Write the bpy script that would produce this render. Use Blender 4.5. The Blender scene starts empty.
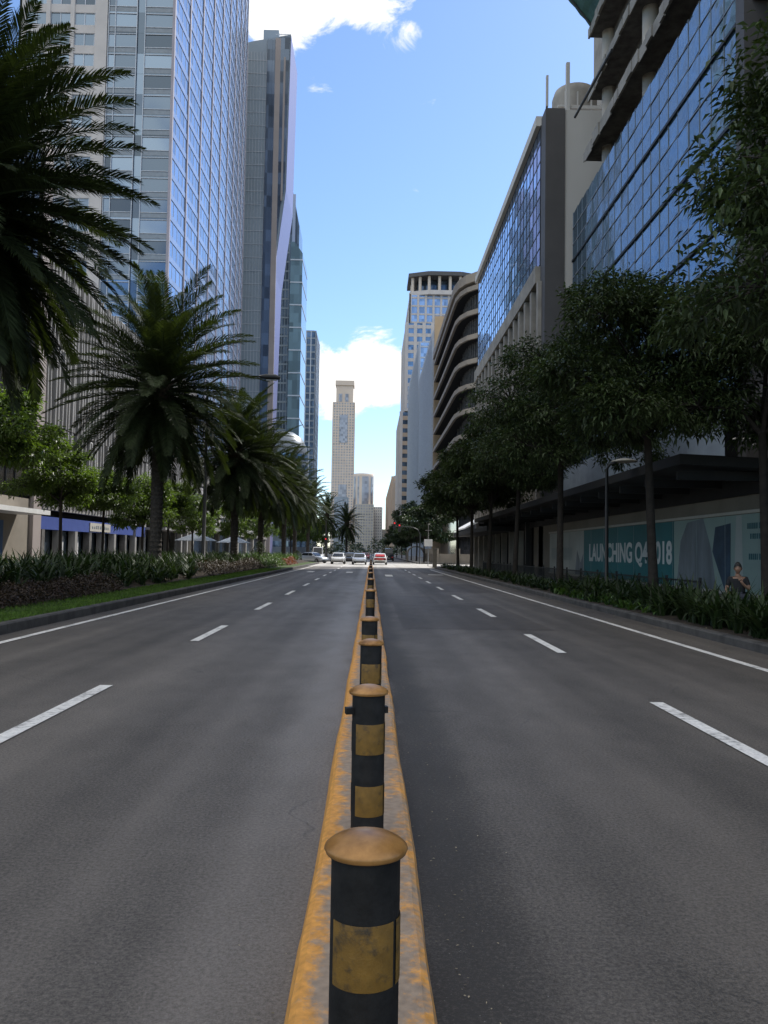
import bpy, math, random
from mathutils import Vector, Matrix
random.seed(7)
R = math.radians
S = bpy.context.scene
COL = S.collection
S.view_settings.view_transform = 'Standard'
S.view_settings.look = 'None'
S.view_settings.exposure = 0
S.view_settings.gamma = 1
S.cycles.max_bounces = 6
S.cycles.transparent_max_bounces = 4
S.cycles.caustics_reflective = False
S.cycles.caustics_refractive = False

SUN_AZ, SUN_EL = 38.0, 46.0      # azimuth measured from the road axis (+Y) toward +X

# ------------------------------------------------------------------ materials
def _n(nt, t, **kw):
    n = nt.nodes.new(t)
    for k, v in kw.items():
        setattr(n, k, v)
    return n

def mat(name, col, rough=0.6, metal=0.0, var=0.15, scale=1.5, stretch=(1, 1, 1), col2=None, rndvar=0.0,
        bump=0.0, bscale=30.0, bdist=0.01, spec=0.5, trans=0.0, rvar=0.0, detail=4.0):
    m = bpy.data.materials.new(name)
    m.use_nodes = True
    nt = m.node_tree
    b = nt.nodes['Principled BSDF']
    L = nt.links.new
    geo = _n(nt, 'ShaderNodeNewGeometry')
    mp = _n(nt, 'ShaderNodeMapping')
    mp.inputs['Scale'].default_value = (scale * stretch[0], scale * stretch[1], scale * stretch[2])
    L(geo.outputs['Position'], mp.inputs['Vector'])
    nz = _n(nt, 'ShaderNodeTexNoise')
    nz.inputs['Scale'].default_value = 1.0
    nz.inputs['Detail'].default_value = detail
    nz.inputs['Roughness'].default_value = 0.6
    L(mp.outputs['Vector'], nz.inputs['Vector'])
    rp = _n(nt, 'ShaderNodeValToRGB')
    c1 = tuple(max(0, c * (1 - var)) for c in col)
    c2 = tuple(min(1, c * (1 + var)) for c in col) if col2 is None else col2
    rp.color_ramp.elements[0].position = 0.3
    rp.color_ramp.elements[1].position = 0.7
    rp.color_ramp.elements[0].color = (*c1, 1)
    rp.color_ramp.elements[1].color = (*c2, 1)
    L(nz.outputs['Fac'], rp.inputs['Fac'])
    out = rp.outputs['Color']
    if rndvar:
        at = _n(nt, 'ShaderNodeAttribute', attribute_name='rnd')
        mr = _n(nt, 'ShaderNodeMapRange')
        mr.inputs['To Min'].default_value = 1 - rndvar
        mr.inputs['To Max'].default_value = 1 + rndvar
        L(at.outputs['Fac'], mr.inputs['Value'])
        mx = _n(nt, 'ShaderNodeVectorMath', operation='SCALE')
        L(out, mx.inputs[0]); L(mr.outputs['Result'], mx.inputs['Scale'])
        out = mx.outputs['Vector']
    L(out, b.inputs['Base Color'])
    b.inputs['Roughness'].default_value = rough
    b.inputs['Metallic'].default_value = metal
    b.inputs['Specular IOR Level'].default_value = spec
    if rvar:
        mr2 = _n(nt, 'ShaderNodeMapRange')
        mr2.inputs['To Min'].default_value = max(0.02, rough - rvar)
        mr2.inputs['To Max'].default_value = min(1, rough + rvar)
        L(nz.outputs['Fac'], mr2.inputs['Value'])
        L(mr2.outputs['Result'], b.inputs['Roughness'])
    if bump:
        n2 = _n(nt, 'ShaderNodeTexNoise')
        n2.inputs['Scale'].default_value = bscale
        n2.inputs['Detail'].default_value = 3
        L(geo.outputs['Position'], n2.inputs['Vector'])
        bp = _n(nt, 'ShaderNodeBump')
        bp.inputs['Strength'].default_value = bump
        bp.inputs['Distance'].default_value = bdist
        L(n2.outputs['Fac'], bp.inputs['Height'])
        L(bp.outputs['Normal'], b.inputs['Normal'])
    if trans:
        tr = _n(nt, 'ShaderNodeBsdfTranslucent')
        sc = _n(nt, 'ShaderNodeVectorMath', operation='MULTIPLY')
        sc.inputs[1].default_value = (1.5, 1.6, 0.5)
        L(out, sc.inputs[0]); L(sc.outputs['Vector'], tr.inputs['Color'])
        ms = _n(nt, 'ShaderNodeMixShader')
        ms.inputs['Fac'].default_value = trans
        L(b.outputs['BSDF'], ms.inputs[1]); L(tr.outputs['BSDF'], ms.inputs[2])
        L(ms.outputs['Shader'], nt.nodes['Material Output'].inputs['Surface'])
    return m

def glass(name, col, metal=0.7, rough=0.06, rndvar=0.3, cell=None, bump=0.0, bscale=0.35):
    """coated facade glass; per pane variation from the pane's own random value, or from a cell grid"""
    m = bpy.data.materials.new(name)
    m.use_nodes = True
    nt = m.node_tree
    L = nt.links.new
    b = nt.nodes['Principled BSDF']
    geo = _n(nt, 'ShaderNodeNewGeometry')
    if cell:
        mp = _n(nt, 'ShaderNodeVectorMath', operation='DIVIDE')
        mp.inputs[1].default_value = cell
        L(geo.outputs['Position'], mp.inputs[0])
        fl = _n(nt, 'ShaderNodeVectorMath', operation='FLOOR')
        L(mp.outputs['Vector'], fl.inputs[0])
        wn = _n(nt, 'ShaderNodeTexWhiteNoise')
        L(fl.outputs['Vector'], wn.inputs['Vector'])
        v = wn.outputs['Value']
    else:
        v = _n(nt, 'ShaderNodeAttribute', attribute_name='rnd').outputs['Fac']
    mr = _n(nt, 'ShaderNodeMapRange')
    mr.inputs['To Min'].default_value = 1 - rndvar
    mr.inputs['To Max'].default_value = 1 + rndvar
    L(v, mr.inputs['Value'])
    mx = _n(nt, 'ShaderNodeVectorMath', operation='SCALE')
    mx.inputs[0].default_value = col
    L(mr.outputs['Result'], mx.inputs['Scale'])
    L(mx.outputs['Vector'], b.inputs['Base Color'])
    b.inputs['Metallic'].default_value = metal
    b.inputs['Roughness'].default_value = rough
    if bump:
        n2 = _n(nt, 'ShaderNodeTexNoise')
        n2.inputs['Scale'].default_value = bscale
        n2.inputs['Detail'].default_value = 2
        L(geo.outputs['Position'], n2.inputs['Vector'])
        bp = _n(nt, 'ShaderNodeBump')
        bp.inputs['Strength'].default_value = bump
        bp.inputs['Distance'].default_value = 0.3
        L(n2.outputs['Fac'], bp.inputs['Height'])
        L(bp.outputs['Normal'], b.inputs['Normal'])
    return m

def asphalt(name, base, light):
    m = bpy.data.materials.new(name)
    m.use_nodes = True
    nt = m.node_tree
    L = nt.links.new
    b = nt.nodes['Principled BSDF']
    geo = _n(nt, 'ShaderNodeNewGeometry')
    def noise(scale, sc=(1, 1, 1), detail=4, rough=0.6):
        mp = _n(nt, 'ShaderNodeMapping')
        mp.inputs['Scale'].default_value = sc
        L(geo.outputs['Position'], mp.inputs['Vector'])
        z = _n(nt, 'ShaderNodeTexNoise')
        z.inputs['Scale'].default_value = scale
        z.inputs['Detail'].default_value = detail
        z.inputs['Roughness'].default_value = rough
        L(mp.outputs['Vector'], z.inputs['Vector'])
        return z.outputs['Fac']
    def mapr(v, a, c, lo, hi):
        r = _n(nt, 'ShaderNodeMapRange')
        for k, x in zip(('From Min', 'From Max', 'To Min', 'To Max'), (a, c, lo, hi)):
            r.inputs[k].default_value = x
        L(v, r.inputs['Value'])
        return r.outputs['Result']
    def math_(op, a, bb):
        q = _n(nt, 'ShaderNodeMath', operation=op)
        for i, x in enumerate((a, bb)):
            if isinstance(x, (int, float)):
                q.inputs[i].default_value = x
            else:
                L(x, q.inputs[i])
        return q.outputs[0]
    lanes = noise(0.9, (1, 0.02, 1), 2)            # long wheel paths
    patch = noise(0.28, (1, 0.35, 1), 5)
    blot = noise(1.6, (1, 0.5, 1), 6, 0.7)
    fine = noise(48, (1, 1, 1), 7, 0.95)
    f = math_('ADD', math_('MULTIPLY', mapr(lanes, .35, .65, 0, 1), .36), math_('MULTIPLY', mapr(patch, .38, .62, 0, 1), .20))
    f = math_('ADD', f, math_('MULTIPLY', mapr(blot, .3, .7, 0, 1), .22))
    f = math_('ADD', f, math_('MULTIPLY', mapr(fine, .4, .6, -.5, .5), .72))
    sx = _n(nt, 'ShaderNodeSeparateXYZ'); L(geo.outputs['Position'], sx.inputs[0])
    wob = math_('ADD', sx.outputs['X'], math_('MULTIPLY', math_('SUBTRACT', noise(1.1, (1, .5, 1), 5), .5), .55))
    dust = math_('MULTIPLY', mapr(wob, -.95, -.62, 0, 1), mapr(wob, -.28, -.1, 1, 0))
    dark = math_('MULTIPLY', mapr(wob, .2, .3, 0, 1), mapr(wob, .42, .75, 1, 0))
    f = math_('ADD', f, math_('SUBTRACT', math_('MULTIPLY', dust, .3), math_('MULTIPLY', dark, .3)))
    rp = _n(nt, 'ShaderNodeValToRGB')
    rp.color_ramp.elements[0].color = (*base, 1)
    rp.color_ramp.elements[1].color = (*light, 1)
    L(f, rp.inputs['Fac'])
    # grit: pale aggregate specks
    vo = _n(nt, 'ShaderNodeTexVoronoi')
    vo.inputs['Scale'].default_value = 38
    L(geo.outputs['Position'], vo.inputs['Vector'])
    sp = mapr(vo.outputs['Distance'], .06, .13, 1, 0)
    gate = mapr(noise(9), .48, .62, 0, 1)
    mx = _n(nt, 'ShaderNodeMix', data_type='RGBA')
    L(math_('MULTIPLY', math_('MULTIPLY', sp, gate), .85), mx.inputs['Factor'])
    L(rp.outputs['Color'], mx.inputs[6]); mx.inputs[7].default_value = (.28, .27, .25, 1)
    # fine cracks
    vc = _n(nt, 'ShaderNodeTexVoronoi', feature='DISTANCE_TO_EDGE')
    vc.inputs['Scale'].default_value = .45
    wv = _n(nt, 'ShaderNodeVectorMath', operation='ADD')
    nzv = _n(nt, 'ShaderNodeTexNoise'); nzv.inputs['Scale'].default_value = 1.3; nzv.inputs['Detail'].default_value = 5
    L(geo.outputs['Position'], nzv.inputs['Vector'])
    L(geo.outputs['Position'], wv.inputs[0]); L(nzv.outputs['Color'], wv.inputs[1])
    L(wv.outputs['Vector'], vc.inputs['Vector'])
    cr = math_('MULTIPLY', mapr(vc.outputs['Distance'], .0, .008, 1, 0), mapr(noise(.35), .52, .6, 0, .55))
    mx2 = _n(nt, 'ShaderNodeMix', data_type='RGBA')
    L(cr, mx2.inputs['Factor']); L(mx.outputs[2], mx2.inputs[6]); mx2.inputs[7].default_value = (.012, .012, .012, 1)
    L(mx2.outputs[2], b.inputs['Base Color'])
    L(mapr(f, .2, .9, .68, .5), b.inputs['Roughness'])
    b.inputs['Specular IOR Level'].default_value = .45
    bp = _n(nt, 'ShaderNodeBump')
    bp.inputs['Strength'].default_value = .5
    bp.inputs['Distance'].default_value = .006
    L(noise(110, detail=3), bp.inputs['Height'])
    L(bp.outputs['Normal'], b.inputs['Normal'])
    return m

def worn_paint(name, paint, under, cut=0.5, rough=.7, scale=6.0, side=None):
    """worn paint over concrete; SIDE: the x at which the left part gets more paint"""
    m = bpy.data.materials.new(name)
    m.use_nodes = True
    nt = m.node_tree
    L = nt.links.new
    b = nt.nodes['Principled BSDF']
    geo = _n(nt, 'ShaderNodeNewGeometry')
    z = _n(nt, 'ShaderNodeTexNoise'); z.inputs['Scale'].default_value = scale; z.inputs['Detail'].default_value = 8; z.inputs['Roughness'].default_value = .72
    L(geo.outputs['Position'], z.inputs['Vector'])
    z2 = _n(nt, 'ShaderNodeTexNoise'); z2.inputs['Scale'].default_value = 1.7; z2.inputs['Detail'].default_value = 4
    L(geo.outputs['Position'], z2.inputs['Vector'])
    a = _n(nt, 'ShaderNodeMath', operation='ADD')
    L(z.outputs['Fac'], a.inputs[0])
    s = _n(nt, 'ShaderNodeMath', operation='MULTIPLY'); L(z2.outputs['Fac'], s.inputs[0]); s.inputs[1].default_value = .55
    L(s.outputs[0], a.inputs[1])
    f = a.outputs[0]
    if side is not None:
        sx = _n(nt, 'ShaderNodeSeparateXYZ'); L(geo.outputs['Position'], sx.inputs[0])
        for (a_, b_, lo, hi) in ((-.22, -.12, -.34, -.03), (.11, .235, -.03, -.2)):
            mr = _n(nt, 'ShaderNodeMapRange')
            for k_, v_ in zip(('From Min', 'From Max', 'To Min', 'To Max'), (a_, b_, lo, hi)): mr.inputs[k_].default_value = v_
            L(sx.outputs['X'], mr.inputs['Value'])
            q = _n(nt, 'ShaderNodeMath', operation='ADD'); L(f, q.inputs[0]); L(mr.outputs[0], q.inputs[1])
            f = q.outputs[0]
    rp = _n(nt, 'ShaderNodeValToRGB')
    e = rp.color_ramp.elements
    e[0].position = cut + .17; e[0].color = (*paint, 1)
    e[1].position = cut + .36; e[1].color = (*under, 1)
    mid = e.new(cut + .26); mid.color = (*[(p * .5 + u * .5) for p, u in zip(paint, under)], 1)
    L(f, rp.inputs['Fac'])
    z3 = _n(nt, 'ShaderNodeTexNoise'); z3.inputs['Scale'].default_value = 28; z3.inputs['Detail'].default_value = 5
    L(geo.outputs['Position'], z3.inputs['Vector'])
    mr3 = _n(nt, 'ShaderNodeMapRange'); mr3.inputs['To Min'].default_value = .5; mr3.inputs['To Max'].default_value = 1.5
    L(z3.outputs['Fac'], mr3.inputs['Value'])
    sc = _n(nt, 'ShaderNodeVectorMath', operation='SCALE'); L(rp.outputs['Color'], sc.inputs[0]); L(mr3.outputs[0], sc.inputs['Scale'])
    L(sc.outputs['Vector'], b.inputs['Base Color'])
    b.inputs['Roughness'].default_value = rough
    bp = _n(nt, 'ShaderNodeBump'); bp.inputs['Strength'].default_value = .5; bp.inputs['Distance'].default_value = .008
    L(z.outputs['Fac'], bp.inputs['Height']); L(bp.outputs['Normal'], b.inputs['Normal'])
    return m

M = {}
M['asphalt'] = asphalt('asphalt', (.036, .032, .0275), (.220, .193, .165))
M['asphalt_dark'] = asphalt('asphalt_patch', (.032, .027, .022), (.14, .118, .094))
M['asphalt_sunlit'] = asphalt('sun_painted_asphalt', (.34, .32, .29), (.62, .59, .54))  # sunlight on the junction put into a paler asphalt colour
M['ground'] = mat('ground', (.16, .15, .13), .9, scale=.3)
M['paving'] = mat('paving', (.2, .19, .18), .85, scale=1.2, bump=.2)
M['line'] = worn_paint('road_paint', (.80, .78, .74), (.2, .19, .18), cut=.62, scale=14)
M['kerb'] = mat('kerb_concrete', (.085, .08, .075), .85, scale=2.5, var=.4, bump=.4, bscale=25)
M['median'] = worn_paint('median_paint', (.66, .31, .065), (.31, .235, .17), cut=.32, scale=11, side=True)
M['black'] = mat('bollard_black', (.010, .0095, .009), .6, spec=.3, col2=(.022, .021, .02), scale=12, var=.5, bump=.15, bscale=60)
M['yellow'] = worn_paint('bollard_yellow', (.20, .108, .018), (.03, .026, .02), cut=.62, scale=16, rough=.5)
M['cap'] = mat('bollard_cap', (.34, .15, .03), .36, metal=.2, scale=11, var=.4, col2=(.54, .28, .09), rvar=.12, detail=7)
M['soil'] = mat('soil', (.045, .033, .022), .95, scale=4, var=.4, bump=.6, bscale=14, bdist=.05)
M['grass_base'] = mat('turf', (.05, .085, .015), .95, scale=6, var=.4)
M['grass'] = mat('grass_blade', (.09, .16, .025), .7, scale=1.5, var=.3, rndvar=.4, trans=.3)
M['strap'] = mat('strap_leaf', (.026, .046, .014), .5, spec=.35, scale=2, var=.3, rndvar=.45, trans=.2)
M['strap_sun'] = mat('strap_leaf_light', (.07, .13, .03), .45, scale=2, var=.3, rndvar=.45, trans=.3)  # lit copy of strap, sunlight put into the colour; ferns share it
M['bronze'] = mat('bronze_leaf', (.060, .028, .024), .55, scale=3, var=.4, rndvar=.5, trans=.15, col2=(.065, .048, .028))
M['red_leaf'] = mat('red_leaf', (.20, .055, .03), .5, scale=3, var=.4, rndvar=.5, trans=.3)
M['palm'] = mat('palm_leaf', (.034, .048, .019), .65, spec=.22, scale=1.0, var=.35, rndvar=.4, trans=.22)
M['palm_rib'] = mat('palm_rib', (.09, .10, .035), .55, scale=3)
M['palm_trunk'] = mat('palm_bark', (.055, .046, .038), .95, scale=9, var=.5, bump=1.0, bscale=18, bdist=.06)
M['palm_heart'] = mat('palm_heart', (.07, .05, .03), .9, scale=8, var=.5, bump=1, bscale=14, bdist=.08)
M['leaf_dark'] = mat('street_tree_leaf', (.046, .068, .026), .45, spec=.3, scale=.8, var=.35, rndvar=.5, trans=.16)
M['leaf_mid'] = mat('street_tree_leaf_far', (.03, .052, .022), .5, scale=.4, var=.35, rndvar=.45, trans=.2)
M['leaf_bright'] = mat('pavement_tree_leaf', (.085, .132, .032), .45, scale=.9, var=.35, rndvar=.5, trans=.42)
M['bark'] = mat('bark', (.028, .022, .017), .9, scale=6, var=.4, bump=.6, bscale=25, bdist=.02)
M['metal_dark'] = mat('dark_metal', (.02, .021, .022), .5, metal=.2, var=.2)
M['metal_grey'] = mat('grey_metal', (.22, .22, .22), .45, metal=.5, var=.15)
M['white'] = mat('white_paint', (.75, .75, .74), .5, var=.06)
M['offwhite'] = mat('offwhite_board', (.50, .47, .41), .6, var=.08)
M['poster_pale'] = mat('poster_pale', (.42, .45, .42), .5, var=.1, scale=.6)
M['poster_mint'] = mat('poster_mint', (.29, .385, .35), .5, var=.08, scale=.4)
M['poster_teal'] = mat('poster_teal', (.018, .15, .165), .5, var=.15, scale=.4)
M['poster_ink'] = mat('poster_ink', (.03, .13, .15), .5, var=.1)
M['poster_grey'] = mat('poster_grey', (.17, .20, .22), .5, var=.25, scale=2, stretch=(1, 1, .3))
M['poster_navy'] = mat('poster_navy', (.035, .07, .11), .5, var=.3)
M['poster_ghost'] = mat('poster_ghost', (.32, .38, .37), .5, var=.1)
M['poster_text'] = mat('poster_text', (.62, .65, .63), .6, var=.05)
M['tan_board'] = mat('hoarding_tan', (.21, .185, .15), .7, var=.12, scale=.8)
M['canopy_dark'] = mat('canopy_black', (.010, .010, .011), .7, var=.3)
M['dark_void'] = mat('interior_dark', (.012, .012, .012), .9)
M['concrete'] = mat('raw_concrete', (.30, .28, .25), .9, scale=.7, var=.25, bump=.3, bscale=6, bdist=.03)
M['concrete_d'] = mat('dark_concrete', (.13, .125, .12), .9, scale=1.5, var=.45, bump=.5, bscale=6, bdist=.05)
M['column'] = mat('column_concrete', (.46, .42, .36), .85, scale=.8, var=.12)
M['net'] = mat('safety_net', (.06, .13, .13), .85, var=.3, scale=2, trans=.15)
M['corrug'] = mat('corrugated_sheet', (.27, .32, .38), .5, metal=.2, var=.12)
M['wall_white'] = mat('rendered_wall', (.56, .54, .51), .85, var=.07, scale=.25, stretch=(1, 1, .4))
M['pillar_dark'] = mat('dark_cladding', (.085, .08, .08), .6, var=.12, scale=.4)
M['tan_wall'] = mat('tan_wall', (.52, .39, .25), .85, var=.08, scale=.3)
M['stone_tan'] = mat('tan_stone', (.44, .34, .26), .85, var=.1, scale=.1)
M['stone_cream'] = mat('cream_stone', (.62, .53, .45), .85, var=.08, scale=.05)
M['stone_pink'] = mat('pinkish_stone', (.56, .52, .50), .8, var=.07, scale=.3)
M['grey_panel'] = mat('grey_panel', (.27, .325, .38), .55, metal=.1, var=.1, scale=.06)
M['tan_strip'] = mat('tan_strip', (.36, .31, .29), .7, var=.08, scale=.2)
M['fin'] = mat('pale_fin', (.30, .29, .28), .7, var=.12, scale=.5)
M['lav'] = mat('lavender_panel', (.20, .21, .40), .45, var=.03, scale=.05)
M['lav_mull'] = mat('pinkish_mullion', (.34, .31, .35), .6, var=.08, scale=.3)
M['rail'] = mat('pale_rail', (.50, .53, .58), .45, metal=.3, var=.08)
M['spandrel'] = glass('spandrel_glass', (.33, .38, .50), .45, .25, .08)
M['spandrel_grey'] = mat('grey_spandrel', (.22, .25, .28), .4, metal=.3, var=.12)
M['gl_blue'] = glass('blue_facade_glass', (.23, .33, .50), .62, .12, .2)
M['gl_corner'] = glass('corner_glass', (.17, .23, .30), .75, .06, .55)
M['gl_deep'] = glass('deep_blue_glass', (.19, .33, .45), .8, .05, .14, bump=.06, bscale=.6)
M['gl_pale'] = glass('pale_blue_glass', (.36, .52, .78), .85, .05, .22)
M['gl_dark'] = glass('dark_glass', (.05, .06, .07), .5, .08, .6)
M['gl_bronze'] = glass('smoked_glass', (.07, .065, .06), .6, .07, .5)
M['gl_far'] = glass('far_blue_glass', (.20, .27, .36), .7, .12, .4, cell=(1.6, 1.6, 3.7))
M['gl_fardark'] = glass('far_dark_glass', (.10, .13, .17), .6, .15, .5, cell=(1.6, 1.6, 3.7))
M['gl_green'] = glass('green_glass', (.17, .25, .29), .6, .08, .3, cell=(2.0, 2.0, 3.8))
M['gl_haze'] = glass('haze_tinted_glass', (.33, .34, .38), .3, .3, .3, cell=(3, 3, 3.5))  # distance haze mixed into the glass colour
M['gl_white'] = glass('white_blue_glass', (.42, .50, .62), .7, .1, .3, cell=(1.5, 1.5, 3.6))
M['beige_band'] = mat('beige_band', (.40, .34, .27), .8, var=.12, scale=.4)
M['blue_sign'] = mat('blue_sign', (.055, .09, .32), .5, var=.08)
M['blue_door'] = mat('blue_door', (.02, .08, .22), .5, var=.15)
M['beige'] = mat('beige_wall', (.25, .22, .18), .85, var=.12, scale=.8)
M['poster_white'] = mat('window_poster', (.66, .66, .66), .6, var=.12, scale=1.5)
M['tyre'] = mat('tyre', (.012, .012, .012), .8)
M['car_white'] = mat('car_white', (.72, .72, .71), .25, var=.03)
M['car_silver'] = mat('car_silver', (.50, .52, .55), .28, metal=.5, var=.04)
M['car_dark'] = mat('car_dark', (.02, .022, .026), .25, var=.05)
M['car_red'] = mat('car_red', (.35, .03, .025), .3, var=.05)
M['car_glass'] = glass('car_glass', (.03, .035, .04), .4, .06, .1)
M['lamp_red'] = mat('tail_red', (.5, .02, .015), .3, var=.05)
M['lamp_clear'] = mat('lamp_clear', (.7, .72, .75), .15, var=.05)
M['skin'] = mat('skin', (.30, .165, .105), .5, var=.08, scale=14)
M['hair'] = mat('hair', (.010, .009, .008), .45, var=.3, scale=60)
M['shirt'] = mat('black_cloth', (.014, .014, .016), .85, var=.25, scale=14)
M['trousers'] = mat('dark_denim', (.03, .035, .05), .9, var=.2, scale=14)
M['litter'] = mat('dry_leaf', (.26, .22, .15), .8, var=.4, scale=30, rndvar=.6)
M['sig_red'] = bpy.data.materials.new('signal_red')
M['sig_red'].use_nodes = True
_b = M['sig_red'].node_tree.nodes['Principled BSDF']
_b.inputs['Base Color'].default_value = (.8, .02, .02, 1)
_b.inputs['Emission Color'].default_value = (1, .03, .03, 1)
_b.inputs['Emission Strength'].default_value = .6

# ------------------------------------------------------------------ mesh helpers
class MB:
    K = 1.0          # metres per drawing unit
    def __init__(s, org=(0, 0, 0)):
        s.v = []; s.f = []; s.r = []; s.o = org; s.k = MB.K
    def vert(s, p):
        s.v.append(((p[0] - s.o[0]) * s.k, (p[1] - s.o[1]) * s.k, (p[2] - s.o[2]) * s.k)); return len(s.v) - 1
    def face(s, pts, r=None):
        i = [s.vert(p) for p in pts]
        s.f.append(i); s.r.append(random.random() if r is None else r)
    def mesh_faces(s, pts, faces, r=None):
        b = len(s.v)
        for p in pts: s.vert(p)
        rr = random.random() if r is None else r
        for f in faces:
            s.f.append([b + i for i in f]); s.r.append(rr)
        return s
    def box(s, x0, x1, y0, y1, z0, z1, r=None):
        P = [(x0, y0, z0), (x1, y0, z0), (x1, y1, z0), (x0, y1, z0), (x0, y0, z1), (x1, y0, z1), (x1, y1, z1), (x0, y1, z1)]
        s.mesh_faces(P, [(0, 3, 2, 1), (4, 5, 6, 7), (0, 1, 5, 4), (1, 2, 6, 5), (2, 3, 7, 6), (3, 0, 4, 7)], r)
        return s
    def obox(s, F, u0, u1, n0, n1, z0, z1, r=None):
        P = [F(u0, n0, z0), F(u1, n0, z0), F(u1, n1, z0), F(u0, n1, z0), F(u0, n0, z1), F(u1, n0, z1), F(u1, n1, z1), F(u0, n1, z1)]
        s.mesh_faces(P, [(0, 3, 2, 1), (4, 5, 6, 7), (0, 1, 5, 4), (1, 2, 6, 5), (2, 3, 7, 6), (3, 0, 4, 7)], r)
        return s
    def tube(s, path, radii, n=8, cap=True, r=None):
        pts = [Vector(p) for p in path]
        if isinstance(radii, (int, float)): radii = [radii] * len(pts)
        up = Vector((0, 0, 1))
        P = []
        for i, p in enumerate(pts):
            t = (pts[min(i + 1, len(pts) - 1)] - pts[max(i - 1, 0)]).normalized()
            a = t.cross(up if abs(t.z) < .95 else Vector((0, 1, 0))).normalized()
            b = t.cross(a)
            for k in range(n):
                w = 2 * math.pi * k / n
                P.append(p + (a * math.cos(w) + b * math.sin(w)) * radii[i])
        Fc = []
        for i in range(len(pts) - 1):
            for k in range(n):
                k2 = (k + 1) % n
                Fc.append((i * n + k, i * n + k2, (i + 1) * n + k2, (i + 1) * n + k))
        if cap:
            Fc.append(tuple(range(n))); Fc.append(tuple((len(pts) - 1) * n + k for k in reversed(range(n))))
        s.mesh_faces(P, Fc, r)
        return s
    def lathe(s, prof, c=(0, 0, 0), n=24, r=None, a0=0, a1=2 * math.pi):
        full = abs(a1 - a0 - 2 * math.pi) < 1e-6
        m = n if full else n + 1
        P = []
        for (rad, z) in prof:
            for k in range(m):
                w = a0 + (a1 - a0) * k / n
                P.append((c[0] + rad * math.cos(w), c[1] + rad * math.sin(w), c[2] + z))
        Fc = []
        for i in range(len(prof) - 1):
            for k in range(n):
                k2 = (k + 1) % m
                Fc.append((i * m + k, i * m + k2, (i + 1) * m + k2, (i + 1) * m + k))
        s.mesh_faces(P, Fc, r)
        return s
    def prism(s, poly, axis, a, b, r=None):
        """POLY in the two axes other than AXIS, extruded from a to b along AXIS"""
        def mk(p, t):
            q = list(p); q.insert(axis, t); return tuple(q)
        n = len(poly)
        P = [mk(p, a) for p in poly] + [mk(p, b) for p in poly]
        Fc = [tuple(range(n)), tuple(reversed(range(n, 2 * n)))] + [(i, i + n, (i + 1) % n + n, (i + 1) % n) for i in range(n)]
        s.mesh_faces(P, Fc, r)
        return s
    def build(s, name, m, parent=None, smooth=False, kind=None):
        me = bpy.data.meshes.new(name)
        me.from_pydata(s.v, [], s.f)
        at = me.attributes.new('rnd', 'FLOAT', 'FACE')
        at.data.foreach_set('value', s.r)
        if smooth:
            me.polygons.foreach_set('use_smooth', [True] * len(me.polygons))
        me.update()
        me.materials.append(m if not isinstance(m, str) else M[m])
        o = bpy.data.objects.new(name, me)
        COL.objects.link(o)
        if parent is not None: o.parent = parent
        else: o.location = s.o
        if kind: o['kind'] = kind
        return o

def fix_normals(o):
    import bmesh
    b = bmesh.new(); b.from_mesh(o.data); bmesh.ops.recalc_face_normals(b, faces=b.faces[:]); b.to_mesh(o.data); b.free()

def thing(name, label, cat, loc=(0, 0, 0), rz=0.0, group=None):
    o = bpy.data.objects.new(name, None)
    o.empty_display_size = .3
    COL.objects.link(o)
    o.location = [c * MB.K for c in loc]; o.rotation_euler = (0, 0, rz)
    o['label'] = label; o['category'] = cat
    if group: o['group'] = group
    return o

def tag(o, label, cat, group=None):
    o['label'] = label; o['category'] = cat
    if group: o['group'] = group
    return o

def dup(root, loc, rz=0.0, label=None, scale=1.0):
    r = root.copy(); COL.objects.link(r)
    r.location = loc; r.rotation_euler = (0, 0, rz); r.scale = (scale,) * 3
    if label: r['label'] = label
    def rec(src, dst):
        for ch in list(src.children):
            c = ch.copy(); COL.objects.link(c); c.parent = dst
            rec(ch, c)
    rec(root, r)
    return r

def struct(o):
    o['kind'] = 'structure'; return o

def frame(o, u, n):
    """facade frame: (along, out, up) -> world"""
    return lambda a, b, z: (o[0] + u[0] * a + n[0] * b, o[1] + u[1] * a + n[1] * b, z)

# ------------------------------------------------------------------ camera
F_, VP, ROLL, H_ = 828., (371., 552.), R(.95), 1.6
d = Vector(((VP[0] - 384) / F_, -(VP[1] - 512) / F_, 1.0)).normalized()      # right, up, forward parts of world +Y
zz = Vector((math.sin(ROLL), math.cos(ROLL), 0)); zz = (zz - d * zz.dot(d)).normalized()
xx = Vector((d.y * zz.z - d.z * zz.y, d.z * zz.x - d.x * zz.z, d.x * zz.y - d.y * zz.x))
if xx.x < 0: xx = -xx
cam = bpy.data.cameras.new('camera')
cam.sensor_fit = 'VERTICAL'; cam.sensor_height = 24.0; cam.lens = F_ / 1024 * 24
cam.clip_start = .05; cam.clip_end = 8000
co = bpy.data.objects.new('camera', cam); COL.objects.link(co)
right = Vector((xx.x, d.x, zz.x)); up = Vector((xx.y, d.y, zz.y)); fwd = Vector((xx.z, d.z, zz.z))
co.matrix_world = Matrix(((right.x, up.x, -fwd.x, 0), (right.y, up.y, -fwd.y, 0), (right.z, up.z, -fwd.z, H_), (0, 0, 0, 1)))
S.camera = co

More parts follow.
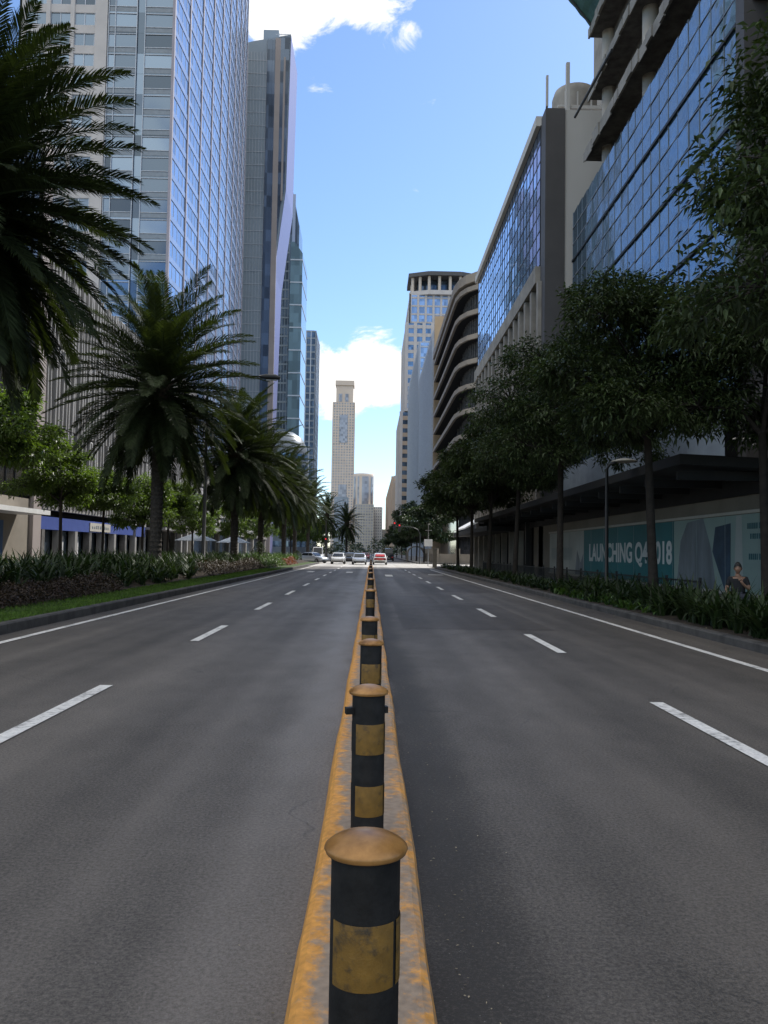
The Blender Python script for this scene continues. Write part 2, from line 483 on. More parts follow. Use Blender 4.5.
# ------------------------------------------------------------------ light and sky
sd = Vector((math.sin(R(SUN_AZ)) * math.cos(R(SUN_EL)), math.cos(R(SUN_AZ)) * math.cos(R(SUN_EL)), math.sin(R(SUN_EL))))
sl = bpy.data.lights.new('sun', 'SUN'); sl.energy = 4.8; sl.angle = R(.53); sl.color = (1, .95, .87)
so = bpy.data.objects.new('sun', sl); COL.objects.link(so)
so.rotation_euler = (-sd).to_track_quat('-Z', 'Y').to_euler()
so.location = (60, 60, 120)

W = bpy.data.worlds.new('World'); S.world = W; W.use_nodes = True
nt = W.node_tree; L = nt.links.new
bg = nt.nodes['Background']; bg.inputs['Strength'].default_value = .15
sky = _n(nt, 'ShaderNodeTexSky', sky_type='NISHITA'); sky.sun_disc = False
sky.sun_elevation = R(SUN_EL); sky.sun_rotation = R(SUN_AZ)
sky.altitude = 0; sky.air_density = 1.0; sky.dust_density = .25; sky.ozone_density = 2.2
tc = _n(nt, 'ShaderNodeTexCoord')
nrm = _n(nt, 'ShaderNodeVectorMath', operation='NORMALIZE'); L(tc.outputs['Generated'], nrm.inputs[0])
def wm(op, a, b=None, c=None):
    q = _n(nt, 'ShaderNodeMath', operation=op)
    for i, x in enumerate((a, b, c)):
        if x is None: continue
        if isinstance(x, (int, float)): q.inputs[i].default_value = x
        else: L(x, q.inputs[i])
    return q.outputs[0]
def wmap(v, a, b, lo, hi, smooth=True):
    r = _n(nt, 'ShaderNodeMapRange')
    if smooth: r.interpolation_type = 'SMOOTHSTEP'
    for k, x in zip(('From Min', 'From Max', 'To Min', 'To Max'), (a, b, lo, hi)): r.inputs[k].default_value = x
    L(v, r.inputs['Value']); return r.outputs['Result']
# clouds: noise over the sky dome, thickest around a few banks
sc_ = _n(nt, 'ShaderNodeMapping'); sc_.inputs['Scale'].default_value = (1, 1, 1.6); L(nrm.outputs['Vector'], sc_.inputs['Vector'])
cn = _n(nt, 'ShaderNodeTexNoise'); cn.inputs['Scale'].default_value = 15.0; cn.inputs['Detail'].default_value = 10; cn.inputs['Roughness'].default_value = .64; cn.inputs['Distortion'].default_value = .45
L(sc_.outputs['Vector'], cn.inputs['Vector'])
def bank(az, el, rad, gain):
    c = Vector((math.sin(R(az)) * math.cos(R(el)), math.cos(R(az)) * math.cos(R(el)), math.sin(R(el))))
    dp = _n(nt, 'ShaderNodeVectorMath', operation='DISTANCE')
    L(nrm.outputs['Vector'], dp.inputs[0]); dp.inputs[1].default_value = c
    return wmap(dp.outputs['Value'], 0, rad, gain, 0)
banks = None  # wide banks out of view are added to brighten the shade
for b in ((-7.0, 33.0, .075, .52), (-4.6, 35.5, .075, .46), (-1.8, 34.2, .05, .32), (0.4, 33.6, .05, .26), (2.2, 32.4, .04, .2), (-4.0, 29.6, .04, .26), (-3.6, 27.4, .035, .22), (-2.6, 11.4, .075, .52), (0.4, 12.6, .065, .5), (2.0, 11.2, .05, .4), (-4.4, 12.6, .05, .4), (20, 78, .85, .5), (-120, 55, .9, .5), (180, 50, .9, .5), (110, 35, .6, .4), (-75, 62, .45, .4),
          (-20, 36, .12, .45), (0.2, 2.5, .05, .35), (-9, 8, .10, .3), (-70, 35, .3, .3), (-110, 28, .35, .35), (150, 35, .4, .35), (-150, 30, .5, .4)):
    k = bank(*b)
    banks = k if banks is None else wm('ADD', banks, k)
cf = wmap(wm('ADD', wm('MULTIPLY_ADD', cn.outputs['Fac'], 1.35, -.175), banks), .72, .98, 0, 1)
mx = _n(nt, 'ShaderNodeMix', data_type='RGBA')
L(cf, mx.inputs['Factor'])
tint = _n(nt, 'ShaderNodeVectorMath', operation='MULTIPLY'); tint.inputs[1].default_value = (1.10, 1.21, 1.35)
L(sky.outputs['Color'], tint.inputs[0])
L(tint.outputs['Vector'], mx.inputs[6]); mx.inputs[7].default_value = (8.6, 8.5, 8.3, 1)
L(mx.outputs[2], bg.inputs['Color'])

# ------------------------------------------------------------------ ground, road, kerbs
XL, XR = -6.65, 6.6
def sheet(name, x0, x1, y0, y1, z, m, nx=1, ny=1):
    b = MB()
    b.face([(x0, y0, z), (x1, y0, z), (x1, y1, z), (x0, y1, z)])
    return struct(b.build(name, m))
sheet('ground', -3500, 3500, -400, 6000, -.012, 'ground')
sheet('road', XL, XR, -40, 1500, 0, 'asphalt')
sheet('cross_street', XR, 220, 97, 120, 0, 'asphalt_sunlit')
sheet('junction', XL, XR, 88, 128, .004, 'asphalt_sunlit')  # paler sheet paints the sunlit stretch onto the road
sheet('cross_street', -220, XL, 108, 124, 0, 'asphalt_sunlit')
sheet('road_patch', .7, 3.9, 17.5, 26, .004, 'asphalt_dark')
sheet('road_patch', .35, 2.2, 26, 30.5, .004, 'asphalt_dark')
sheet('road_patch', 2.3, 5.2, 34, 43, .004, 'asphalt_dark')
def line(name, x0, x1, y0, y1, z=.005):
    b = MB(); b.face([(x0, y0, z), (x1, y0, z), (x1, y1, z), (x0, y1, z)])
    return struct(b.build(name, 'line'))
line('edge_line', -6.17, -6.03, -10, 102, .009)
line('edge_line', 5.6, 5.74, -10, 79)
for k in range(-1, 12):
    y1 = 9.75 + 7.83 * k
    line('lane_marking', -3.12, -2.97, y1 - 3.05, y1, .009)
for k in range(-1, 10):
    y1 = 9.1 + 7.5 * k
    line('lane_marking', 3.07, 3.22, y1 - 3.05, y1, .009)
line('lane_marking', 1.0, 1.5, 55, 59); line('lane_marking', 4.2, 5.3, 60, 61.2); line('lane_marking', -1.9, -1.4, 63, 66); line('lane_marking', -4.9, -4.4, 63, 66)
def kerb(name, x0, x1, y0, y1, h, out):
    """kerb stones with a rounded street edge; OUT: -1 street at smaller x"""
    b = MB()
    y = y0
    while y < y1 - .01:
        e = min(y + 1.2, y1)
        poly = [(x0, 0), (x0, h - .03), (x0 + .03, h), (x1, h), (x1, 0)] if out < 0 else [(x0, 0), (x0, h), (x1 - .03, h), (x1, h - .03), (x1, 0)]
        P = [(p[0], y + .004, p[1]) for p in poly] + [(p[0], e - .004, p[1]) for p in poly]
        n = 5
        b.mesh_faces(P, [tuple(range(n)), tuple(reversed(range(n, 2 * n)))] + [(i, i + n, (i + 1) % n + n, (i + 1) % n) for i in range(n)])
        y = e
    o = b.build(name, 'kerb'); fix_normals(o); return struct(o)
kerb('kerb', XL - .18, XL, -5, 107, .2, 1)
kerb('kerb', XR, XR + .2, -5, 86, .16, -1)
# right hand kerb turning into the side street, and beyond the junction
b = MB()
for k in range(8):
    a0, a1 = math.pi + -k * math.pi / 16, math.pi - (k + 1) * math.pi / 16
    c = (XR + 9.0, 86)
    P = []
    for (a, rr) in ((a0, 9.0), (a1, 9.0), (a1, 8.8), (a0, 8.8)):
        P.append((c[0] + rr * math.cos(a), c[1] + rr * math.sin(a)))
    b.mesh_faces([(*p, 0) for p in P] + [(*p, .16) for p in P], [(4, 5, 6, 7), (0, 1, 5, 4), (1, 2, 6, 5), (2, 3, 7, 6), (3, 0, 4, 7)])
o = b.build('kerb', 'kerb'); fix_normals(o); struct(o)
kerb('kerb', XR, XR + .2, 121, 420, .16, -1)
kerb('kerb', XL - .18, XL, 125, 420, .16, 1)
sheet('sidewalk', 8.7, 60, -5, 96, .14, 'paving')
sheet('sidewalk', XR + .2, 60, 121, 900, .14, 'paving')
sheet('sidewalk', -60, -13, -5, 107, .14, 'paving')
sheet('sidewalk', -60, XL - .18, 125, 900, .14, 'paving')
sheet('planting_soil', XR + .2, 8.7, -5, 86, .15, 'soil')

# central median: low kerb with chamfered, slightly uneven edges
b = MB()
prof = [(-.262, 0), (-.25, .07), (-.228, .132), (-.205, .15), (.20, .15), (.226, .138), (.242, .09), (.248, 0)]
ys = [-2 + .25 * i for i in range(353)]
P = []
for y in ys:
    for (x, z) in prof:
        j = .0 if z == 0 else .0035
        P.append((x + random.uniform(-j, j) + .006 * math.sin(y * 1.7), y, z + random.uniform(-j, j) * .5))
n = len(prof)
Fc = [(i * n + k, (i + 1) * n + k, (i + 1) * n + k + 1, i * n + k + 1) for i in range(len(ys) - 1) for k in range(n - 1)]
Fc.append(tuple(range(n))); Fc.append(tuple(reversed(range((len(ys) - 1) * n, len(ys) * n))))
b.mesh_faces(P, Fc)
o = b.build('median_kerb', 'median', smooth=False); fix_normals(o); struct(o)

# grit and dry leaves along kerbs
b = MB()
def scrap(x, y, s, z=.006):
    a = random.uniform(0, 6.28); c, q = math.cos(a) * s, math.sin(a) * s; w = random.uniform(.3, .8)
    b.face([(x - c, y - q, z), (x + q * w, y - c * w, z + s * .3), (x + c, y + q, z + random.uniform(0, s * .5)), (x - q * w, y + c * w, z + s * .2)])
for i in range(420): scrap(random.gauss(.40, .10), 1 + 14 * random.random() ** 1.6, random.uniform(.002, .009))
for i in range(160): scrap(random.gauss(-.38, .09), 1 + 14 * random.random() ** 1.6, random.uniform(.002, .008))
for i in range(240): scrap(random.uniform(-6, 5.6), 1.6 + 20 * random.random() ** 1.5, random.uniform(.002, .009), .012)
for i in range(420): scrap(random.uniform(6.0, 6.58), 8 + 40 * random.random(), random.uniform(.006, .028), .012)
for i in range(160): scrap(random.uniform(6.6, 6.85), 8 + 30 * random.random(), random.uniform(.012, .03), .165)
b.build('leaf_litter', 'litter', kind='stuff')['label'] = 'dry leaf scraps and grit along the kerbs'

# ------------------------------------------------------------------ bollards
def bollard_proto():
    t = thing('bollard', 'black bollard with two yellow bands and domed ochre cap, closest to the viewer', 'bollard', (0, 2.04, .15), 0, 'bollards along the central median')
    r = .0835
    MB().lathe([(r, 0), (r, .73)], n=40).build('post', 'black', t, True)
    for z in (.13, .435):
        f = MB()
        for (a0, a1) in ((-150, -38), (-30, 20), (40, 160)):
            f.lathe([(r + .0015, z), (r + .0022, z + .004), (r + .0022, z + .146), (r + .0015, z + .15)], n=20, a0=R(a0), a1=R(a1))
        f.build('reflective_band', 'yellow', t, True)
    MB().lathe([(r + .004, .727), (r + .014, .728), (.098, .731), (.1015, .737), (.0995, .743), (.088, .753), (.07, .763), (.045, .771), (.02, .775), (0, .776)], n=44).build('cap', 'cap', t, True)
    return t
bp_ = bollard_proto()
BY = [(4.27, 'second black and yellow bollard of the median row, with a black clamp below its cap'),
      (6.5, 'third black and yellow bollard of the median row, just in front of a fourth'),
      (8.75, 'fourth black and yellow bollard of the median row, half hidden by the third'),
      (15.3, 'fifth black and yellow bollard of the median row, first after the wide gap'),
      (21.6, 'sixth black and yellow bollard of the median row'),
      (28.2, 'seventh black and yellow bollard of the median row'),
      (35, 'eighth black and yellow bollard of the median row'),
      (43, 'ninth bollard of the median row, small in the distance'),
      (52, 'tenth bollard of the median row, small in the distance'),
      (63, 'eleventh bollard of the median row, near the edge of the shade'),
      (75, 'last bollard of the median row, where the sunlit crossing begins')]
for i, (y, lb) in enumerate(BY):
    c = dup(bp_, (random.uniform(-.008, .008) + .004, y, .15), random.uniform(-.25, .25), lb)
    c.rotation_euler = (random.uniform(-.008, .008), random.uniform(-.01, .01), random.uniform(-.3, .3))
    if i == 0:
        f = MB(); f.box(-.12, .098, -.022, .02, .63, .662)
        f.build('clamp', 'black', c)

# ------------------------------------------------------------------ planting
def strap(b, x, y, z, L_, w, az, lean, bend, seg=4):
    """one arching strap leaf"""
    ca, sa = math.cos(az), math.sin(az)
    ph = math.pi / 2 - lean
    px, pz = 0.0, 0.0
    prev = None
    rr = random.random()
    for i in range(seg + 1):
        t = i / seg
        ww = w * (.55 + .9 * t if t < .5 else 2 * (1 - t) + .02) * .5
        q = (x + ca * px, y + sa * px, z + pz)
        l, r_ = (q[0] - sa * ww, q[1] + ca * ww, q[2]), (q[0] + sa * ww, q[1] - ca * ww, q[2])
        if prev: b.face([prev[0], prev[1], r_, l], rr)
        prev = (l, r_)
        px += math.cos(ph) * L_ / seg; pz += math.sin(ph) * L_ / seg; ph -= bend / seg
def strap_bed(name, x0, x1, y0, y1, dens, L0, L1, m, label, zf, nblade=12, dy=1.0):
    b = MB()
    n = int((x1 - x0) * (y1 - y0) * dens)
    for i in range(n):
        u = random.random() ** dy
        x = random.uniform(x0, x1); y = y0 + (y1 - y0) * u
        z = zf(x)
        for k in range(nblade):
            strap(b, x + random.uniform(-.1, .1), y + random.uniform(-.1, .1), z, random.uniform(L0, L1), random.uniform(.05, .085),
                  random.uniform(0, 6.283), random.uniform(.05, .75), random.uniform(.5, 2.3))
    o = b.build(name, m, kind='stuff'); o['label'] = label
    return o
def mound(x):      # soil profile of the palm strip
    return .2 + .45 * max(0, min(1, (-7.7 - x) / 2.2))
b = MB()
xs = [XL - .18, -7.2, -7.9, -8.4, -9.2, -10, -11, -12, -12.6, -13]
gb = MB()
for (x0, x1) in zip(xs[:-1], xs[1:]):
    mz = lambda x: (mound(x) - .01 if x > -12 else .65 - .5 * (-12 - x))
    (gb if x1 > -8 else b).face([(x0, -5, mz(x0)), (x1, -5, mz(x1)), (x1, 107, mz(x1)), (x0, 107, mz(x0))])
o = b.build('palm_strip_soil', 'soil'); fix_normals(o); struct(o)
o = gb.build('palm_strip_lawn', 'grass_base'); fix_normals(o); struct(o)
strap_bed('strap_lily_bed', -12.4, -8.9, 14, 63, 3.8, .7, 1.15, 'strap', 'dark green strap-leaved lilies massed under the palms', mound, 13, 1.25)
strap_bed('strap_lily_bed', -9.4, -8.1, 28, 41, 4.5, .6, 1.0, 'strap', 'dark strap-leaved lilies coming down to the grass edge', mound, 13)
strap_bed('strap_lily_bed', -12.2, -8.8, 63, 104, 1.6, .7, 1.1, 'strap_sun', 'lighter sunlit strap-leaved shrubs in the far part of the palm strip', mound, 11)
strap_bed('strap_lily_bed', 7.0, 8.3, 9, 30, 9.0, .65, 1.2, 'strap', 'tall dark strap-leaved plants beside the kerb below the poster', lambda x: .15, 13, 1.2)
strap_bed('strap_lily_bed', 7.0, 8.2, 30, 84, 3.2, .4, .75, 'strap', 'lower dark planting along the kerb under the far street trees', lambda x: .15, 11, 1.2)
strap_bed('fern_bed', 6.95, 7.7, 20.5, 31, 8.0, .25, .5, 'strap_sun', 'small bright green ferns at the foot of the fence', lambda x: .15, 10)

def leaf_bed(name, x0, x1, y0, y1, n, h, m, label, zf, s0=.05, s1=.1, dy=1.0):
    b = MB()
    for i in range(n):
        x = random.uniform(x0, x1); y = y0 + (y1 - y0) * random.random() ** dy
        e = min(1, (x - x0) / .35, (x1 - x) / .35) ** .5 if x1 > x > x0 else 0
        z = zf(x) + h * e * (.35 + .65 * random.random()) * (.8 + .35 * math.sin(x * 5 + y * 2.3) * math.sin(y * 1.9))
        leaf(b, Vector((x, y, z)), random.uniform(s0, s1), .5)
    o = b.build(name, m, kind='stuff'); o['label'] = label; return o
def leaf(b, p, l, wr=.4, dirv=None, droop=.2):
    a = random.uniform(0, 6.283); e = random.uniform(-.7, .9)
    dv = Vector((math.cos(a) * math.cos(e), math.sin(a) * math.cos(e), math.sin(e)))
    if dirv is not None: dv = (dv + dirv * 1.2).normalized()
    up_ = Vector((random.uniform(-.4, .4), random.uniform(-.4, .4), 1))
    s = dv.cross(up_)
    if s.length < 1e-3: s = Vector((1, 0, 0))
    s.normalize(); s *= l * wr * .5
    m_ = p + dv * l * .45 + Vector((0, 0, l * .06))
    b.face([p, m_ + s, p + dv * l - Vector((0, 0, l * droop)), m_ - s])
leaf_bed('bronze_groundcover', -9.0, -7.85, 12.5, 27, 13500, .46, 'bronze', 'low bronze leaved groundcover in front of the lilies', mound, .06, .11, 1.25)
leaf_bed('bronze_groundcover', -9.0, -7.9, 40, 62, 5200, .7, 'bronze', 'second low bronze leaved groundcover further along the grass', mound, .09, .15)
leaf_bed('red_groundcover', -8.8, -7.8, 78, 88, 1500, .7, 'red_leaf', 'reddish low shrubs in the sunlit part of the strip', mound, .12, .2)
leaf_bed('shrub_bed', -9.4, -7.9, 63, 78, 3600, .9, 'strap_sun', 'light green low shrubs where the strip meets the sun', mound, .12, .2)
b = MB()
for i in range(34000):
    x = random.uniform(-7.95, XL - .16); y = 13 + 50 * random.random() ** 1.7
    a = random.uniform(0, 6.283); h = random.uniform(.03, .075); w = .007 + .0006 * (y - 13)
    z = mound(x)
    c, s_ = math.cos(a) * w, math.sin(a) * w
    q = random.uniform(-.04, .04)
    b.face([(x - c, y - s_, z), (x + c, y + s_, z), (x + q, y + random.uniform(-.03, .03), z + h)])
b.build('grass', 'grass', kind='stuff')['label'] = 'short green grass along the left kerb'
# clipped dark shrubs by the palms
def ball_shrub(loc, r, h, label, red=False):
    t = thing('clipped_shrub', label, 'shrub', loc, 0, 'clipped shrubs beside the palms')
    b = MB()
    for i in range(1500):
        u = random.random(); a = random.uniform(0, 6.283)
        rr = r * (math.sin(math.pi * min(1, (u * .86 + .16))) ** .7) * random.uniform(.8, 1.05)
        leaf(b, Vector((rr * math.cos(a), rr * math.sin(a), u * h)), random.uniform(.07, .14), .5)
    b.build('foliage', 'leaf_dark', t)
    MB().tube([(0, 0, -.2), (.02, 0, h * .7)], [.05, .02], 6).build('stem', 'bark', t)
ball_shrub((-8.55, 63.5, .3), .68, 2.0, 'bell shaped dark clipped shrub at the end of the shaded planting')
ball_shrub((-9.6, 108, .3), .62, 1.35, 'round dark clipped shrub at a far palm trunk')

# ------------------------------------------------------------------ palms
def frond_mesh(name, ph0, L_, droop, seed):
    rd = random.Random(seed)
    b = MB()
    N = 18
    pts, tan = [], []
    p = Vector((.22 * math.cos(ph0), 0, .22 * math.sin(ph0))); side = rd.uniform(-.25, .25)
    for i in range(N + 1):
        t = i / N
        ph = ph0 - droop * t ** 1.35
        ph = max(ph, -1.5)
        dv = Vector((math.cos(ph), side * t, math.sin(ph))).normalized()
        pts.append(p.copy()); tan.append(dv)
        p = p + dv * (L_ / N)
    b.tube(pts, [.04 * (1 - i / N) + .006 for i in range(N + 1)], 4, r=.9)
    K = 104
    for i in range(K):
        t = .13 + .87 * (i + rd.random() * .5) / K
        j = min(N - 1, int(t * N)); f = t * N - j
        o = pts[j].lerp(pts[j + 1], f); tg = tan[j].lerp(tan[j + 1], f).normalized()
        sv = tg.cross(Vector((0, 0, 1)))
        sv = Vector((0, 1, 0)) if sv.length < .05 else sv.normalized()
        nv = sv.cross(tg).normalized()
        l = (.66 * (math.sin(math.pi * min(1, .16 + .84 * t)) ** .55) + .10) * rd.uniform(.85, 1.1) * L_ / 4.8
        for sg in (-1, 1):
            fw = .55 + .75 * t
            dv = (sv * sg + tg * fw + nv * rd.uniform(.05, .5)).normalized()
            w = .0175 + .006 * rd.random()
            ws = (tg - dv * tg.dot(dv)).normalized() * w
            q1 = o + dv * l * .55; q2 = o + dv * l - Vector((0, 0, l * rd.uniform(.05, .25)))
            rr = rd.random()
            b.face([o - ws * .5, o + ws * .5, q1 + ws, q1 - ws], rr)
            b.face([q1 - ws, q1 + ws, q2], rr)
    o = b.build(name, 'palm')
    o.data.materials[0] = M['palm']
    return o.data, o
FR = []
for i in range(22):
    t = i / 21
    ph0 = R(84 - 142 * t)
    L_ = 5.3 - .9 * t + random.uniform(-.2, .2)
    me, ob = frond_mesh('frond', ph0, L_, R(46 if t < .4 else 50 - 22 * t) + random.uniform(-.1, .15), 100 + i)
    FR.append(me); bpy.data.objects.remove(ob)
trunk_profiles = {}
def palm(x, y, h, label, n=84, sc=1.0, seed=0, name='date_palm'):
    rd = random.Random(seed)
    t = thing(name, label, 'palm tree', (x, y, .3), rd.uniform(0, 6.28), 'date palms in a row along the left strip')
    t.scale = (sc,) * 3
    hh = (h - .3) / sc
    prof = []
    nr = int(hh / .11)
    for i in range(nr + 1):
        z = hh * i / nr
        r0 = .27 + .10 * max(0, 1 - z / .8) + (.05 * max(0, (z - hh + 1.5) / 1.5))
        prof.append((r0 + (.022 if i % 2 else -.008) + rd.uniform(-.006, .006), z - (.35 if i == 0 else 0)))
    MB().lathe(prof, n=18).build('trunk', 'palm_trunk', t)
    b = MB()
    b.lathe([(.30, -.9), (.44, -.45), (.5, 0), (.42, .45), (.2, .8), (0, .9)], c=(0, 0, hh), n=16)
    for i in range(70):
        a = i * 2.39996; z = hh - .85 + 1.25 * i / 70
        rr = .42
        b.tube([(rr * math.cos(a), rr * math.sin(a), z), ((rr + .2) * math.cos(a), (rr + .2) * math.sin(a), z + .22)], [.08, .05], 5)
    cr = b.build('crown', 'palm_heart', t)
    n = int(n * 1.6)
    for i in range(n):
        k = i / (n - 1)
        j = min(21, int(k ** .9 * 21.99))
        f = bpy.data.objects.new('frond', FR[j]); COL.objects.link(f)
        f.parent = cr
        f.location = (0, 0, hh + .35 - .9 * k)
        f.rotation_euler = (rd.uniform(-.12, .12), rd.uniform(-.06, .06), i * 2.39996 + rd.uniform(-.25, .25))
        q = rd.uniform(.86, 1.08); f.scale = (q, q, q)
    return t
PL = [(-10.5, 20.6, 10.2, 'nearest date palm, its dark fronds reaching in from the picture edge', 128, .97),
      (-10.0, 38.6, 9.0, 'date palm with full dark crown beside the street lamp, second of the row', 92, 1.0),
      (-10.0, 60.6, 8.6, 'third date palm of the row, just beyond the street lamp', 80, .97),
      (-10.0, 75.0, 8.8, 'fourth date palm of the row, behind the bell shaped shrub', 70, .95),
      (-10.0, 95.0, 8.6, 'fifth date palm of the row, in the sunlit part of the strip', 62, .95),
      (-10.1, 109.5, 8.8, 'sixth date palm of the row, with the round shrub at its foot', 56, .95),
      (-10.2, 134.0, 9.0, 'seventh date palm of the row, beyond the crossing', 50, .95),
      (-6.9, 232, 9.4, 'lone palm far down the avenue below the cream tower', 44, 1.1),
      (-9.2, 170, 8.8, 'eighth date palm of the row, behind the white cars', 44, .95)]
for i, (x, y, h, lb, n, sc) in enumerate(PL):
    palm(x, y, h, lb, n, sc, 50 + i)

# ------------------------------------------------------------------ broadleaf trees
def tree_meshes(seed, H, zc0, rad, ncl, nlf, l0, l1, wr, layered=False, tr=.14, lobes=7):
    rd = random.Random(seed); st = random.getstate(); random.seed(seed)
    tb = MB(); lb = MB()
    lean = Vector((rd.uniform(-.25, .25), rd.uniform(-.25, .25), 0))
    fork = Vector((lean.x * .6, lean.y * .6, zc0 + .15 * (H - zc0)))
    tb.tube([(0, 0, -.2), (0, 0, .15), (lean.x * .25, lean.y * .25, zc0 * .5), fork], [tr * 1.5, tr * 1.1, tr * .9, tr * .75], 10)
    cz = (zc0 + H) / 2; hz = (H - zc0) / 2
    limbs = []
    cent = []
    for k in range(lobes):
        a = k * 2.39996 + rd.uniform(-.4, .4); t = (k + .5) / lobes
        rr = rad * (.35 + .4 * rd.random()) * (1.0 if t < .75 else .55)
        c = Vector((lean.x + rr * math.cos(a), lean.y + rr * math.sin(a), zc0 + (H - zc0) * (.18 + .66 * t) + rd.uniform(-.3, .3)))
        m_ = fork.lerp(c, .5) + Vector((rd.uniform(-.3, .3), rd.uniform(-.3, .3), .25))
        tb.tube([fork - Vector((0, 0, .1)), m_, c], [tr * .55, tr * .34, tr * .15], 6)
        cent.append((c, rad * rd.uniform(.42, .62))); limbs += [m_, c]
    for i in range(ncl):
        c, lr = cent[i % len(cent)]
        while True:
            v = Vector((rd.uniform(-1, 1), rd.uniform(-1, 1), rd.uniform(-1, 1)))
            if .35 < v.length < 1: break
        p = c + Vector((v.x * lr, v.y * lr, v.z * lr * (.28 if layered else .5)))
        q = min(limbs, key=lambda s: (s - p).length)
        if (q - p).length > .2:
            tb.tube([q, q.lerp(p, .55) + Vector((0, 0, .12)), p], [tr * .15, tr * .09, tr * .04], 4, cap=False)
        out = (p - c).normalized()
        cr_ = rd.uniform(.28, .5) * (rad / 2.8) ** .5
        for j in range(nlf):
            w = Vector((rd.gauss(0, .5), rd.gauss(0, .5), rd.gauss(0, .28 if layered else .36))) * cr_
            leaf(lb, p + w, rd.uniform(l0, l1), wr, out * .5 + w.normalized() * .5 + Vector((0, 0, -.15)), .3)
    random.setstate(st)
    return tb, lb
def make_tree(name, label, cat, group, args, lm):
    t = thing(name, label, cat, (0, 0, 0), 0, group)
    tb, lb = tree_meshes(*args[0], **args[1])
    tb.build('trunk', 'bark', t, True)
    lb.build('crown', lm, t)
    return t
G1 = 'dark street trees along the right pavement'
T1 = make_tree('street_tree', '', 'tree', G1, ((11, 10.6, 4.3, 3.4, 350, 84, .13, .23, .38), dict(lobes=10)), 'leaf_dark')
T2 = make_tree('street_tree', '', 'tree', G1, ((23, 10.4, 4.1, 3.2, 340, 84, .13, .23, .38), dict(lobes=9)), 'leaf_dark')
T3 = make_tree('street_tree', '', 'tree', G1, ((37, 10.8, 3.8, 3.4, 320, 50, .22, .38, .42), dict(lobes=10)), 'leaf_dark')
T4 = make_tree('street_tree', '', 'tree', 'far street trees beyond the crossing', ((41, 10.0, 2.6, 3.6, 230, 40, .34, .55, .5), dict(lobes=9)), 'leaf_mid')
def put(t, x, y, rz, sc, label, first):
    if first:
        t.location = (x, y, .15); t.rotation_euler = (0, 0, rz); t.scale = (sc,) * 3; t['label'] = label; return t
    return dup(t, (x, y, .15), rz, label, sc)
used = {}
for (t, x, y, rz, sc, lb) in (
        (T1, 9.6, 14.2, .4, 1.10, 'large dark tree whose crown hangs in from the picture edge'),
        (T2, 8.0, 23.3, 2.0, .97, 'dark tree with bare lower trunk in front of the year number of the poster'),
        (T1, 8.0, 35.0, 3.3, 1.06, 'dark tree whose trunk crosses the pale end of the poster'),
        (T2, 8.0, 46.0, 5.1, 1.04, 'dark street tree at the far end of the hoarding'),
        (T3, 7.9, 55.5, 1.0, 1.0, 'dark street tree beside the black canopy end'),
        (T3, 7.9, 65.0, 2.6, 1.02, 'dark street tree before the building entrance'),
        (T3, 7.9, 75.0, 4.4, 1.0, 'last dark street tree before the side street'),
        (T2, 10.3, 21.4, 0.9, .95, 'dark tree in front of the mint end of the poster, behind the seated man'),
        (T4, 8.2, 128, .4, 1.0, 'far dark tree just past the side street'),
        (T4, 7.8, 142, 1.9, 1.05, 'far dark tree, second past the side street'),
        (T4, 7.7, 158, 3.0, .9, 'far dark tree, third past the side street'),
        (T4, 7.6, 178, 4.4, .95, 'far dark tree, fourth past the side street'),
        (T4, 7.6, 204, 5.4, .9, 'far dark tree, fifth past the side street'),
        (T4, 7.4, 238, .9, .95, 'far dark tree, sixth past the side street')):
    put(t, x, y, rz, sc, lb, t.name not in used); used[t.name] = 1
G2 = 'bright pavement trees in front of the left shops'
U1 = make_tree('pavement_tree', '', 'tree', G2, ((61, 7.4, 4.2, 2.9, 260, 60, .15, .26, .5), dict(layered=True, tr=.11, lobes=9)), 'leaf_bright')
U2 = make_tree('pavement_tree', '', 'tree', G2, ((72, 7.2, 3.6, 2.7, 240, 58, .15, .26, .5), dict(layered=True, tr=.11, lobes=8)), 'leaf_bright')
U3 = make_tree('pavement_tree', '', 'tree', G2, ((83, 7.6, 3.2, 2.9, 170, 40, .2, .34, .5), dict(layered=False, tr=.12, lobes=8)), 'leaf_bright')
for (t, x, y, rz, sc, lb) in (
        (U1, -18.3, 39.0, .3, 1.22, 'tall sunlit pavement tree at the picture edge in front of the dark glass block'),
        (U2, -17.3, 46.5, 1.4, .98, 'sunlit pavement tree in front of the blue sign band'),
        (U1, -17.4, 54.0, 2.9, .9, 'sunlit pavement tree with thin trunk in front of the white window posters'),
        (U3, -17.5, 63.5, 4.0, .93, 'pavement tree partly hidden behind the second palm trunk'),
        (U2, -17.6, 72.0, 5.2, 1.05, 'pavement tree just right of the second palm trunk'),
        (U3, -17.6, 82.0, .8, .9, 'darker pavement tree before the louvred podium'),
        (U3, -16.5, 100, 2.2, 1.0, 'pavement tree behind the third palm trunk'),
        (U3, -15.5, 118, 3.2, 1.0, 'pavement tree behind the fourth palm trunk'),
        (U3, -13.5, 140, 1.2, 1.05, 'pavement tree behind the fifth palm trunk'),
        (U3, -12.5, 165, 4.2, 1.05, 'pavement tree behind the farthest palms'),
        (U3, -12.0, 200, 5.2, 1.1, 'farthest pavement tree, near the lone palm')):
    put(t, x, y, rz, sc, lb, t.name not in used); used[t.name] = 1
b = MB()
for i in range(5200):
    x = random.uniform(-60, 60); y = random.uniform(430, 520)
    if -6 < x < 6 and y < 470: continue
    h = 7 + 3 * math.sin(x * .35) + 2 * math.sin(x * .9 + 1)
    leaf(b, Vector((x, y, h * random.random() ** .7)), random.uniform(1.0, 2.2), .6)
